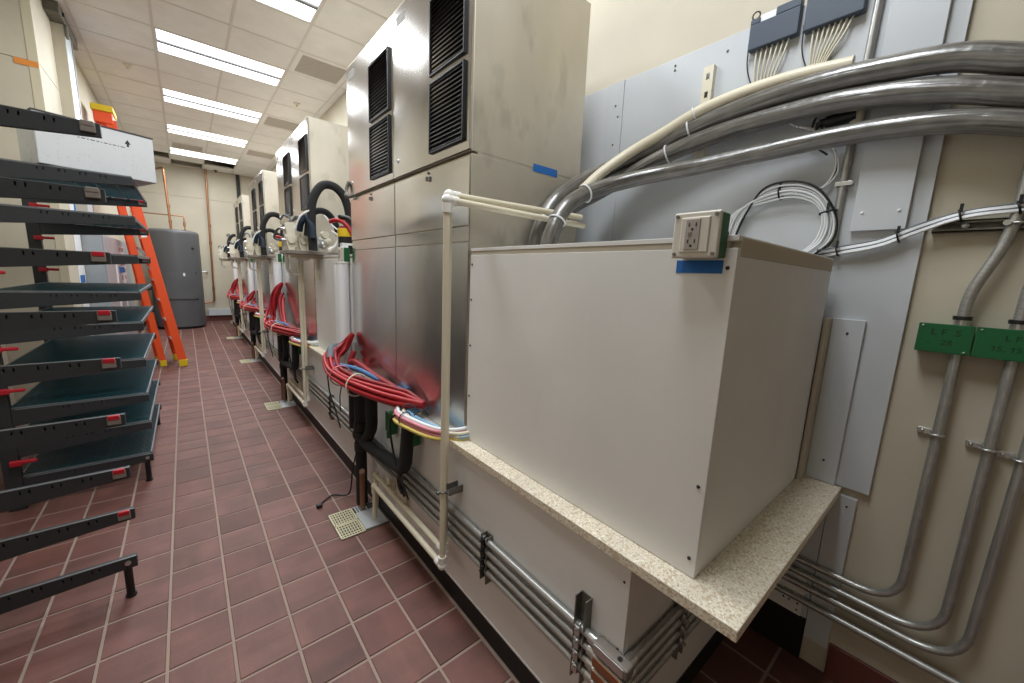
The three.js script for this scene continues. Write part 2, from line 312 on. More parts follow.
// ---------------------------------------------------------------- equipment plinth along the right
const ST = 2.62, zk = k => -k * ST;            // stations repeat every 2.62 m
const PX = 0.887, ZE = -0.497, PEND = -12.6;
{
  const t = thing('equipment_plinth', 'long low white equipment plinth with black base running to the far wall', 'plinth', [1.4, 0, -6.5]);
  part(t, 'core', bb(PX + 0.012, XW - 0.02, 0, 0.775, PEND, ZE - 0.012), M.mdf);
  for (let k = 0; k < 5; k++) { const z0 = k === 0 ? ZE : zk(k) - 0.36, z1 = k === 4 ? PEND : zk(k + 1) - 0.36; part(t, 'front_panel', bb(PX, PX + 0.014, 0.1, 0.778, z1 + 0.0015, z0 - (k ? 0.0015 : 0), 0.002), M.plinth); }
  part(t, 'end_panel', bb(PX + 0.014, XW - 0.025, 0.1, 0.778, ZE - 0.014, ZE, 0.002), M.plinth);
  part(t, 'base_strip', bb(PX - 0.004, PX + 0.012, 0, 0.098, PEND, ZE + 0.004, 0.003), M.rubber, 'black rubber base strip');
  part(t, 'base_strip', bb(PX + 0.012, XW - 0.08, 0, 0.098, ZE - 0.012, ZE + 0.004, 0.003), M.rubber, 'black rubber base strip');
  part(t, 'kick_bead', bb(PX - 0.003, PX + 0.01, 0.1, 0.108, PEND, ZE - 0.001), M.plinth);
  part(t, 'deck', bb(PX - 0.005, XW - 0.02, 0.778, 0.79, PEND, zk(0) - 1.46), M.plinth);
  for (const [y, z] of [[0.72, -0.515], [0.5, -0.515]]) part(t, 'screw', ball(0.004, PX, y, z, 6), M.black);
}
// stone ledges and white boxes
const ledgeG = 'stone ledges under the white boxes', boxG = 'white panel boxes on the stone ledges';
for (let k = 0; k < 5; k++) {
  const z0 = k ? zk(k) - 0.335 : -0.224, z1 = zk(k) - 1.45;
  solo('stone_ledge', ['speckled beige stone ledge with a free corner nearest the camera', 'narrow speckled stone ledge under the second white box', 'stone ledge under the third white box', 'stone ledge under the fourth white box', 'farthest stone ledge under the last white box'][k], 'ledge', bb(k ? 0.868 : 0.871, 1.876, 0.779 + (k ? 0.012 : 0), 0.811 + (k ? 0.001 : 0), z1, z0, 0.003), M.stone, ledgeG);
}
{
  const x0 = 0.941, x1 = 1.80, z0 = -0.355, z1 = -1.412, y0 = 0.8125, y1 = 1.667;
  const t = thing('white_box', 'large white panel box nearest the camera on the stone ledge', 'box', [1.37, y0, -0.88], boxG);
  part(t, 'front_panel', bb(x0, x0 + 0.018, y0, y1 - 0.028, z1, z0, 0.0015), M.melamine);
  part(t, 'side_panel', bb(x0 + 0.018, x1, y0, y1 - 0.045, z0 - 0.018, z0 - 0.0005, 0.0015), M.melamine);
  part(t, 'side_panel', bb(x0 + 0.018, x1, y0, y1 - 0.028, z1 + 0.0005, z1 + 0.018, 0.0015), M.melamine);
  part(t, 'side_rail', bb(x0 + 0.018, x1, y1 - 0.045, y1 - 0.003, z0 - 0.02, z0 + 0.0005, 0.0015), M.mdf, 'bare board rail along the side top');
  part(t, 'top_panel', bb(x0 + 0.001, x1, y1 - 0.0275, y1 - 0.013, z1 + 0.001, z0 - 0.021, 0.001), M.mdf);
  part(t, 'top_edge', bb(x0 - 0.001, x1, y1 - 0.0125, y1, z1, z0 - 0.0005, 0.001), M.melamine);
  for (const [y, z] of [[1.595, -0.372], [1.06, -0.373], [0.862, -0.373], [1.6, -1.397], [1.45, -1.397], [1.25, -1.397], [1.02, -1.397]]) part(t, 'screw', ball(0.0048, x0 - 0.0003, y, z, 8), M.black);
  for (let k = 1; k < 5; k++) copyTo(t, 'white_box', [0, 0.001, zk(k)], ['', 'second white panel box, carrying pumps, beyond the nearest steel machines', 'third white panel box along the row', 'fourth white panel box along the row', 'farthest white panel box at the end of the row'][k]);
  const s = solo('wood_block', 'short bare board piece lying on top of the nearest white box', 'board', bb(1.46, 1.7, y1 + 0.001, y1 + 0.03, -1.33, -1.24, 0.002), M.mdf);
}
// ---------------------------------------------------------------- steel machines
const SX = 0.945, SB = 1.62;
function louvre(t, zA, zB) {                   // black plastic air inlet, split by a steel bar
  const x = 0.917;
  for (const [y0, y1] of [[2.105, 2.405], [2.432, 2.74]]) {
    const gr = part(t, 'air_grille', mg(bb(x, 0.931, y0, y0 + 0.007, zA, zB), bb(x, 0.931, y1 - 0.007, y1, zA, zB), bb(x, 0.931, y0, y1, zA, zA + 0.007), bb(x, 0.931, y0, y1, zB - 0.007, zB), bb(0.9285, 0.931, y0, y1, zA, zB)), M.grille, 'black slatted air grille');
    const n = 16; for (let k = 0; k < n; k++) { const y = y0 + 0.016 + k * (y1 - y0 - 0.03) / (n - 1); let g = new THREE.BoxGeometry(0.002, 0.0135, zB - zA - 0.013).toNonIndexed(); g.rotateZ(-0.7); g.translate(x + 0.0055, y, (zA + zB) / 2); part(gr, 'slat', g, M.grille); }
  }
}
function warped(x0, x1, y0, y1, z0, z1, amp, s) {   // thin sheet with the slight bow of real sheet metal
  const n = 14, g = new THREE.PlaneGeometry(z1 - z0, y1 - y0, n, n), p = g.attributes.position;
  for (let i = 0; i < p.count; i++) {
    const u = p.getX(i) / (z1 - z0) * 2, v = p.getY(i) / (y1 - y0) * 2, e = (1 - u * u) * (1 - v * v);
    p.setZ(i, amp * e * (0.75 + 0.9 * (pn(u * 1.2 + 3, v * 1.6 + 3, 64, 64, s) - 0.3)));
  }
  g.computeVertexNormals(); g.rotateY(-Math.PI / 2); g.translate(x0, (y0 + y1) / 2, (z0 + z1) / 2);
  return mg(worldUV(plain(g)), bb(x0 + 0.0004, x1, y0, y1, z0, z1, 0.003));
}
function iceHead(zn, zf) {
  const t = thing('ice_machine', '', 'ice machine', [1.28, 2.062, (zn + zf) / 2], 'stainless ice machine heads');
  part(t, 'body', bb(SX, SB, 2.062, 2.875, zf + 0.002, zn - 0.002, 0.004), M.steelSide);
  part(t, 'front_cover', warped(0.93, SX, 2.066, 2.873, zf + 0.003, zn - 0.001, 0.006, zn < -2 ? 5 : 9), M.steel);
  louvre(t, zn - 0.325, zn - 0.035);
  part(t, 'base_rail', bb(SX + 0.03, SB, 2.0525, 2.062, zf + 0.003, zn - 0.003), M.steelSide);
  part(t, 'lock', cylDir([0.928, 2.145, zf + 0.06], [1, 0, 0], 0.011, 0.006, 16), M.zinc);
  part(t, 'name_plate', bb(0.9285, 0.9305, 2.79, 2.835, zf + 0.05, zf + 0.16, 0.0006), M.galvDark);
  part(t, 'top_flange', bb(0.935, SB, 2.875, 2.884, zf + 0.004, zn - 0.004), M.steelSide);
  return t;
}
function cabinet(zn, zf) {
  const t = thing('steel_cabinet', '', 'steel cabinet', [1.28, 0.79, (zn + zf) / 2], 'stainless cabinets under the ice machines');
  part(t, 'body', bb(SX, SB, 0.791, 2.052, zf + 0.002, zn - 0.002, 0.003), M.steelSide);
  const dp = part(t, 'door_panel', warped(0.937, SX + 0.001, 1.765, 2.04, zf + 0.004, zn - 0.004, 0.004, zn < -2 ? 15 : 19), M.steel);
  const zc = (zn + zf) / 2 + 0.02;
  part(dp, 'latch', mg(bb(0.929, 0.938, 1.995, 2.015, zc - 0.022, zc - 0.006, 0.002), bb(0.929, 0.938, 1.988, 2.012, zc + 0.006, zc + 0.02, 0.002), ball(0.007, 0.935, 2.03, zc, 8)), M.galvDark);
  part(t, 'rail', bb(0.94, SX + 0.001, 1.697, 1.76, zf + 0.004, zn - 0.004, 0.002), M.steel);
  part(t, 'mirror_panel', warped(0.938, SX + 0.001, 0.795, 1.692, zf + 0.004, zn - 0.004, 0.003, zn < -2 ? 25 : 29), M.steelBrushed, 'upright brushed lower panel');
  return t;
}
{
  const pairs = [[-1.425, -2.18], [-2.184, -2.94]];
  const pos = ['near unit', 'far unit'];
  pairs.forEach(([a, b], n) => {
    const h = iceHead(a, b), c = cabinet(a, b);
    h.userData.label = 'stainless ice machine head with black louvres, ' + pos[n] + ' of the nearest pair'; c.userData.label = 'stainless cabinet under the ice machine, ' + pos[n] + ' of the nearest pair';
    for (let k = 1; k < 4; k++) {
      copyTo(h, 'ice_machine', [0, 0, zk(k)], 'stainless ice machine head, ' + pos[n] + ' of the ' + ORD[k] + ' pair from the camera');
      copyTo(c, 'steel_cabinet', [0, 0, zk(k)], 'stainless lower cabinet, ' + pos[n] + ' of the ' + ORD[k] + ' pair from the camera');
    }
  });
  solo('door_hook', 'small dark bent hook on the steel machine above the hose arch', 'hook', mg(hose([[0.925, 2.16, -2.93], [0.91, 2.10, -2.935], [0.915, 2.06, -2.91], [0.925, 2.055, -2.85]], 0.012, 16, 8), ball(0.022, 0.912, 2.065, -2.925, 8)), M.galvDark);
  solo('blue_tape', 'strip of blue tape on the side of the nearest ice machine', 'tape', bb(1.29, 1.45, 2.048, 2.082, -1.4262, -1.4252), M.tapeBlue);
  const e = thing('round_knob', 'black round knob on the wall just behind the nearest ice machine', 'knob', [1.87, 2.33, -1.84]);
  part(e, 'knob', mg(cylDir([1.84, 2.38, -1.72], [1, 0, 0], 0.05, 0.05, 20), ball(0.05, 1.81, 2.38, -1.72, 14)), M.black); part(e, 'stem', cylDir([1.875, 2.38, -1.72], [1, 0, 0], 0.03, 0.03, 14), M.black);
}
// ---------------------------------------------------------------- PVC pipes in front of each station
{
  const elbow = (x, y, z) => mg(ball(0.021, x, y, z, 12));
  const mk = (n, high) => {
    const z = n ? -1.372 : -1.41, y = high ? (n ? 1.838 : 1.866) : (n ? 1.648 : 1.64), yb = n ? 0.25 : 0.285, ze = n ? -2.2 : -2.26, xx = n ? 0.8 : 0.832, xe = high ? 1.655 : 0.9;
    const t = thing('pvc_pipe', '', 'pipe', [xx, 0.05, z], 'white plastic drain pipes');
    part(t, 'run', pipe([[high ? 1.493 : 0.9, high ? (n ? 1.811 : 1.852) : y, high ? (n ? -1.27 : -1.29) : z], [xx, y, z], [xx, yb, z], [xx, yb, ze], [xx, n ? 0.04 : 0.06, ze]], 0.0135, 0.02), M.pvcAged);
    part(t, 'elbow', mg(elbow(xx, y, z), cylDir([xx + 0.03, y, z], [1, 0, 0], 0.0185, 0.035), cylDir([xx, y - 0.03, z], [0, 1, 0], 0.0185, 0.035)), M.pvc);
    part(t, 'elbow', mg(elbow(xx, yb, z), cylDir([xx, yb, z - 0.03], [0, 0, 1], 0.0185, 0.03), cylDir([xx, yb + 0.03, z], [0, 1, 0], 0.0185, 0.03)), M.pvc);
    part(t, 'elbow', mg(elbow(xx, yb, ze), cylDir([xx, yb - 0.03, ze], [0, 1, 0], 0.0185, 0.03)), M.pvcAged);
    return t;
  };
  const A = mk(0, true), B = mk(1, true);
  A.userData.label = 'rear white plastic pipe of the pair rising at the nearest white box'; B.userData.label = 'front white plastic pipe of the pair rising at the nearest white box';
  for (let k = 1; k < 4; k++) for (const n of [0, 1]) { const t = mk(n, false); t.position.z += zk(k); t.userData.label = (n ? 'front' : 'rear') + ' plastic pipe of the pair beside the ' + ORD[k] + ' white box'; }
  const c = thing('pipe_clamp', 'galvanised strut arm clamping the nearest plastic pipes to the plinth', 'clamp', [0.85, 0.598, -1.38], 'strut arms holding the plastic pipes');
  part(c, 'arm', mg(bb(0.815, 0.886, 0.598, 0.602, -1.39, -1.345), bb(0.815, 0.886, 0.598, 0.63, -1.392, -1.389), bb(0.815, 0.886, 0.598, 0.63, -1.348, -1.345)), M.galvDark);
  part(c, 'strap', mg(ringAround([0.832, 0.615, -1.41], [0, 1, 0], 0.016, 0.004), ringAround([0.8, 0.615, -1.372], [0, 1, 0], 0.016, 0.004), cylDir([0.777, 0.615, -1.372], [1, 0, 0], 0.008, 0.02)), M.galvDark);
  for (let k = 1; k < 4; k++) copyTo(c, 'pipe_clamp', [0, 0, zk(k)], 'strut arm clamping the plastic pipes at the ' + ORD[k] + ' white box');
}
// ---------------------------------------------------------------- hoses
function bundle(name, label, ctr, offs, cat, group, mats, names) {
  const cv = new THREE.CatmullRomCurve3(ctr.map(pt), false, 'centripetal'), N = 36;
  const t = thing(name, label, cat, ctr[2], group);
  offs.forEach(([a, b, r, m, nm], q) => {
    const pts = [], ph = rnd() * 6;
    for (let i = 0; i <= N; i++) {
      const s = i / N, p = cv.getPoint(s), d = cv.getTangent(s), side = new THREE.Vector3().crossVectors(d, V(0, 1, 0)).normalize(), up = new THREE.Vector3().crossVectors(side, d);
      const w = 0.004 * Math.sin(s * 9 + ph), e = Math.min(1, 5 * s + 0.12, 6 * (1 - s) + 0.2);
      pts.push(p.addScaledVector(side, a * e + w).addScaledVector(up, b * e + 0.003 * Math.cos(s * 11 + ph)));
    }
    part(t, nm || 'hose', tubeOn(new THREE.CatmullRomCurve3(pts), r, 44, 9), mats[m]);
  });
  return t;
}
{
  const mats = { r: M.red, d: M.redDark, g: M.greyHose, b: M.blueHose, k: M.black };
  const build = (label, apex, k0) => {
    const c = [[0.915, apex, -2.905], [0.86, apex - 0.1, -2.93], [0.775, 0.93, -2.91], [0.735, 0.875, -2.75], [0.735, 0.865, -2.45], [0.785, 0.87, -2.15], [0.855, 0.87, -1.92], [0.915, 0.872, -1.775]];
    const o = []; const rs = [[-0.05, 0.0], [-0.028, -0.02], [-0.028, 0.012], [-0.004, -0.03], [-0.004, 0.0], [-0.004, 0.03], [0.02, -0.018], [0.02, 0.014], [0.044, 0.0], [-0.045, 0.03], [0.03, 0.038]];
    rs.forEach(([a, b], i) => o.push([-a, b, 0.0125, i % 4 === 2 ? 'd' : 'r']));
    const t = bundle('hose_bundle', label, c, o, 'hoses', 'red hose bundles', mats);
    part(t, 'inner_hose', hose([[0.908, apex - 0.12, -2.86], [0.87, apex - 0.2, -2.84], [0.86, 0.93, -2.7], [0.88, 0.9, -2.4], [0.9, 0.88, -2.1]], 0.02, 30, 9), M.redDark);
    part(t, 'inner_hose', hose([[0.91, apex - 0.17, -2.82], [0.895, apex - 0.22, -2.8], [0.87, 0.9, -2.55], [0.905, 0.87, -2.15]], 0.018, 30, 9), M.red);
    part(t, 'foam_sleeve', hose([[0.86, apex - 0.11, -2.985], [0.79, 0.985, -2.965], [0.75, 0.92, -2.87]], 0.032, 20, 10), M.greyHose);
    part(t, 'blue_hose', hose([[0.75, 0.9, -2.8], [0.83, 0.905, -2.6], [0.88, 0.89, -2.3], [0.925, 0.875, -2.05]], 0.016, 24, 9), M.blueHose);
    part(t, 'tie', ringAround([0.752, 0.868, -2.33], [0.16, 0, 1], 0.068, 0.005, 22), M.cream);
    part(t, 'tie', ringAround([0.737, 0.868, -2.6], [0, 0, 1], 0.066, 0.004, 22), M.pink);
    part(t, 'cord', hose([[0.72, 0.85, -2.86], [0.715, 0.72, -2.8], [0.72, 0.6, -2.68], [0.73, 0.5, -2.62]], 0.005, 24, 6), M.black);
    part(t, 'cord', hose([[0.74, 0.8, -2.6], [0.75, 0.7, -2.68], [0.745, 0.6, -2.66]], 0.004, 18, 6), M.black);
    return t;
  };
  const lab = ['bundle of red hoses looping in front of the nearest steel cabinets', 'bundle of red hoses at the second steel cabinets', 'bundle of red hoses at the third steel cabinets', 'bundle of red hoses at the fourth steel cabinets'];
  [1.09, 1.36, 1.12, 1.25].forEach((a, k) => { const t = build(lab[k], a, k); t.position.z += zk(k); });
  // coloured tubes
  const cm = { w: M.whitePlastic, p: M.pink, y: M.yellowHose, b: M.lightBlue, c: M.cream };
  const path = d => [[0.93, 0.83, -1.86], [0.86, 0.825, -1.93 - d], [0.8 - d, 0.822, -1.84], [0.81 - d, 0.822, -1.66], [0.85 - d * 0.8, 0.825, -1.5], [0.905, 0.83, -1.44], [0.955, 0.835, -1.422]];
  const mkc = (label) => {
    const t = thing('tube_coil', label, 'tubes', [0.85, 0.8, -1.65], 'coils of thin coloured tubes');
    [[0, 0.022, 'w'], [0.012, 0.012, 'p'], [0.008, -0.008, 'p'], [0.022, -0.02, 'y'], [-0.02, 0.012, 'c'], [-0.035, 0.0, 'w'], [-0.05, 0.008, 'b'], [-0.062, -0.006, 'b'], [-0.03, -0.015, 'y']].forEach(([d, y, m]) => part(t, 'tube', hose(path(d).map(([a, b, c]) => [a, b + y, c + (d < -0.015 ? 0.03 : 0)]), 0.0095, 44, 8), cm[m]));
    part(t, 'tie', mg(ringAround([0.8, 0.825, -1.76], [0.1, 0, 1], 0.034, 0.003), hose([[0.79, 0.86, -1.8], [0.83, 0.89, -1.78], [0.87, 0.86, -1.74]], 0.004, 12, 6), hose([[0.83, 0.85, -1.72], [0.86, 0.875, -1.7], [0.89, 0.85, -1.68]], 0.004, 12, 6)), M.black);
    return t;
  };
  const t0 = mkc('coil of white, pink, yellow and blue tubes beside the nearest white box');
  for (let k = 1; k < 4; k++) copyTo(t0, 'tube_coil', [0, 0, zk(k)], 'coil of coloured tubes beside the ' + ORD[k] + ' white box');
  // black insulated drains
  const d = thing('insulated_drain', 'thick black insulated drain pipes dropping to the nearest floor drain', 'pipes', [0.803, 0.02, -2.43], 'black insulated drain pipes');
  part(d, 'downpipe', pipe([[0.803, 0.83, -2.44], [0.803, 0.02, -2.44]], 0.036, 0, 16), M.foam);
  part(d, 'downpipe', pipe([[0.81, 0.83, -2.58], [0.81, 0.5, -2.585]], 0.032, 0, 14), M.foam);
  part(d, 'downpipe', pipe([[0.81, 0.83, -2.25], [0.81, 0.6, -2.25], [0.81, 0.5, -2.35]], 0.034, 0.06, 14), M.foam);
  part(d, 'crosspipe', pipe([[0.803, 0.5, -2.5], [0.803, 0.47, -2.35], [0.808, 0.53, -1.78], [0.81, 0.8, -1.74]], 0.034, 0.07, 14), M.foam);
  part(d, 'tee', mg(ball(0.048, 0.803, 0.5, -2.45, 14), cylDir([0.803, 0.56, -2.44], [0, 1, 0], 0.043, 0.05, 16), cylDir([0.803, 0.42, -2.44], [0, 1, 0], 0.041, 0.05, 16)), M.black);
  part(d, 'cord', hose([[0.8, 0.85, -1.78], [0.77, 0.8, -1.86], [0.775, 0.6, -1.84], [0.8, 0.42, -1.75], [0.82, 0.37, -1.77]], 0.006, 26, 7), M.black);
  part(d, 'cord', hose([[0.84, 0.72, -1.84], [0.81, 0.55, -1.84], [0.815, 0.4, -1.86], [0.83, 0.36, -1.82]], 0.012, 22, 8), M.black);
  part(d, 'valve', mg(bb(0.84, 0.88, 0.63, 0.75, -2.12, -2.03, 0.006), cylDir([0.845, 0.62, -2.075], [0, 1, 0], 0.014, 0.04)), M.green, 'green fitting on the pipes');
  part(d, 'valve', bb(0.825, 0.87, 0.68, 0.77, -1.77, -1.72, 0.006), M.green, 'green fitting on the pipes');
  part(d, 'sleeve', pipe([[0.77, 0.3, -2.33], [0.78, 0.27, -2.36], [0.782, 0.03, -2.37]], 0.017, 0.03, 10), std('#7a4f38', { roughness: 0.6 }), 'brown drain end');
  part(d, 'stub', mg(bb(0.845, 0.885, 0.25, 0.33, -2.13, -2.08, 0.004), bb(0.87, 0.886, 0.2, 0.33, -2.02, -1.9, 0.002)), M.pvcAged);
  for (let k = 1; k < 4; k++) copyTo(d, 'insulated_drain', [0, 0, zk(k)], 'black insulated drain pipes at the ' + ORD[k] + ' steel cabinets');
  solo('power_cord', 'thin black cord with plug lying on the tiles by the floor drain', 'cord', mg(hose([[0.85, 0.5, -2.55], [0.79, 0.2, -2.58], [0.76, 0.012, -2.6], [0.68, 0.008, -2.66], [0.62, 0.008, -2.63], [0.575, 0.01, -2.58]], 0.005, 40, 7), bb(0.55, 0.585, 0.0025, 0.024, -2.585, -2.555, 0.006)), M.black);
  // floor drains with grates
  const fd = thing('floor_drain', 'square floor drain with pale grate by the nearest black drain pipes', 'floor drain', [0.73, 0, -2.29], 'floor drains along the plinth');
  const cg = std('#d3cba9', { roughness: 0.6 });
  part(fd, 'basin', bb(0.582, 0.876, 0.0012, 0.0024, -2.439, -2.15), std('#4a443c', { roughness: 0.9 }));
  for (const [a, b] of [[-2.435, -2.297], [-2.291, -2.153]]) {
    const gs = [bb(0.586, 0.728, 0.002, 0.007, a, a + 0.008), bb(0.586, 0.728, 0.002, 0.007, b - 0.008, b), bb(0.586, 0.594, 0.002, 0.007, a, b), bb(0.72, 0.728, 0.002, 0.007, a, b)];
    for (let i = 1; i < 9; i++) gs.push(bb(0.586 + i * 0.0155, 0.591 + i * 0.0155, 0.002, 0.006, a, b)); for (let i = 1; i < 5; i++) gs.push(bb(0.586, 0.728, 0.002, 0.006, a + i * 0.027, a + i * 0.027 + 0.005));
    part(fd, 'grate', mg(gs), cg);
  }
  part(fd, 'cover_plate', mg(bb(0.732, 0.87, 0.002, 0.006, -2.36, -2.165), bb(0.732, 0.87, 0.002, 0.006, -2.436, -2.43), ...[0, 1, 2, 3, 4].map(i => bb(0.742 + i * 0.016, 0.75 + i * 0.016, 0.002, 0.006, -2.43, -2.36))), std('#c9ccce', { roughness: 0.35, metalness: 0.3 }), 'bright metal cover plate');
  for (let k = 1; k < 4; k++) copyTo(fd, 'floor_drain', [0, 0, zk(k)], 'pale floor drain at the ' + ORD[k] + ' steel cabinets');
}
// ---------------------------------------------------------------- conduits along the plinth
{
  const ys = [0.487, 0.443, 0.398, 0.352], cl = ['top', 'second from the top', 'third from the top', 'bottom'];
  ys.forEach((y, i) => solo('conduit', 'galvanised conduit along the plinth front, ' + cl[i] + ' of the four', 'conduit', rod([0.868, y, -12.4], [0.868, y, -0.572], 0.0135, 12), M.galv, 'conduits along the plinth front'));
  ys.forEach((y, i) => {                        // from the corner box along the plinth end, round onto the wall, then up
    const zu = [-0.017, 0.093, 0.15, 0.3][i], yw = [0.455, 0.4, 0.35, 0.285][i], top = 1.372;
    solo('wall_conduit', 'galvanised conduit bending up the cream wall, ' + ['leftmost', 'second from the left', 'third from the left', 'lowest'][i] + ' of four', 'conduit',
      pipe([[0.905, y, -0.478], [1.7, y, -0.478], [1.862, yw, -0.44], [1.866, yw, zu], [1.866, i < 2 ? top : 2.6, zu + (i === 2 ? 0.03 : 0)]], 0.0135, i ? 0.13 : 0.12, 12), M.galv, 'conduits bending up the wall');
  });
  const t = thing('pull_box', 'grey cast conduit body turning the conduits round the plinth corner', 'conduit body', [0.86, 0.33, -0.5]);
  ys.forEach((y, i) => {
    const b = part(t, 'body', bb(0.845, 0.884, y - 0.017, y + 0.017, -0.575, -0.455, 0.007), i ? M.galv : M.clipGrey);
    part(b, 'cover', bb(0.842, 0.846, y - 0.015, y + 0.015, -0.568, -0.466, 0.002), i ? M.copper : M.zinc); part(b, 'hub', cylDir([0.868, y, -0.583], [0, 0, 1], 0.018, 0.03), M.zinc); part(b, 'hub', cylDir([0.895, y, -0.478], [1, 0, 0], 0.018, 0.03), M.zinc);
  });
  part(t, 'screw', cylDir([0.862, 0.505, -0.49], [0, 1, 0], 0.007, 0.004, 10), M.black);
  const strutAt = (z, lab, tall) => {
    const s = thing('strut_clamp', lab, 'strut clamp', [0.875, 0.3, z], 'strut clamps holding the plinth conduits');
    part(s, 'channel', mg(bb(0.855, 0.886, 0.3, tall, z - 0.021, z - 0.017), bb(0.855, 0.886, 0.3, tall, z + 0.017, z + 0.021), bb(0.883, 0.886, 0.3, tall, z - 0.017, z + 0.017)), M.galvDark);
    ys.forEach(y => part(s, 'strap', mg(ringAround([0.868, y, z], [0, 0, 1], 0.0165, 0.0035, 14), cylDir([0.848, y + 0.006, z], [1, 0, 0], 0.006, 0.016, 8), bb(0.846, 0.856, y - 0.016, y + 0.016, z - 0.01, z + 0.01, 0.002)), tall > 0.55 ? M.zinc : M.black));
    return s;
  };
  strutAt(-0.635, 'strut clamp holding the conduits beside the corner conduit body', 0.595);
  strutAt(-1.138, 'dark conduit clamp between the corner and the plastic pipes', 0.51);
  strutAt(-3.35, 'conduit clamp under the second stone ledge', 0.51); strutAt(-1.93, 'strut clamp behind the nearest hanging black hoses', 0.56);
  const s2 = thing('end_strut', 'strut clamp holding conduits on the end of the plinth under the ledge', 'strut clamp', [1.2, 0.3, -0.49]);
  part(s2, 'channel', mg(bb(1.18, 1.184, 0.3, 0.6, -0.496, -0.465), bb(1.216, 1.22, 0.3, 0.6, -0.496, -0.465), bb(1.184, 1.216, 0.3, 0.6, -0.496, -0.493)), M.galvDark);
  ys.forEach(y => part(s2, 'strap', mg(ringAround([1.2, y, -0.478], [1, 0, 0], 0.0165, 0.0035, 14), cylDir([1.2, y + 0.006, -0.458], [0, 0, 1], 0.006, 0.016, 8)), M.zinc));
}
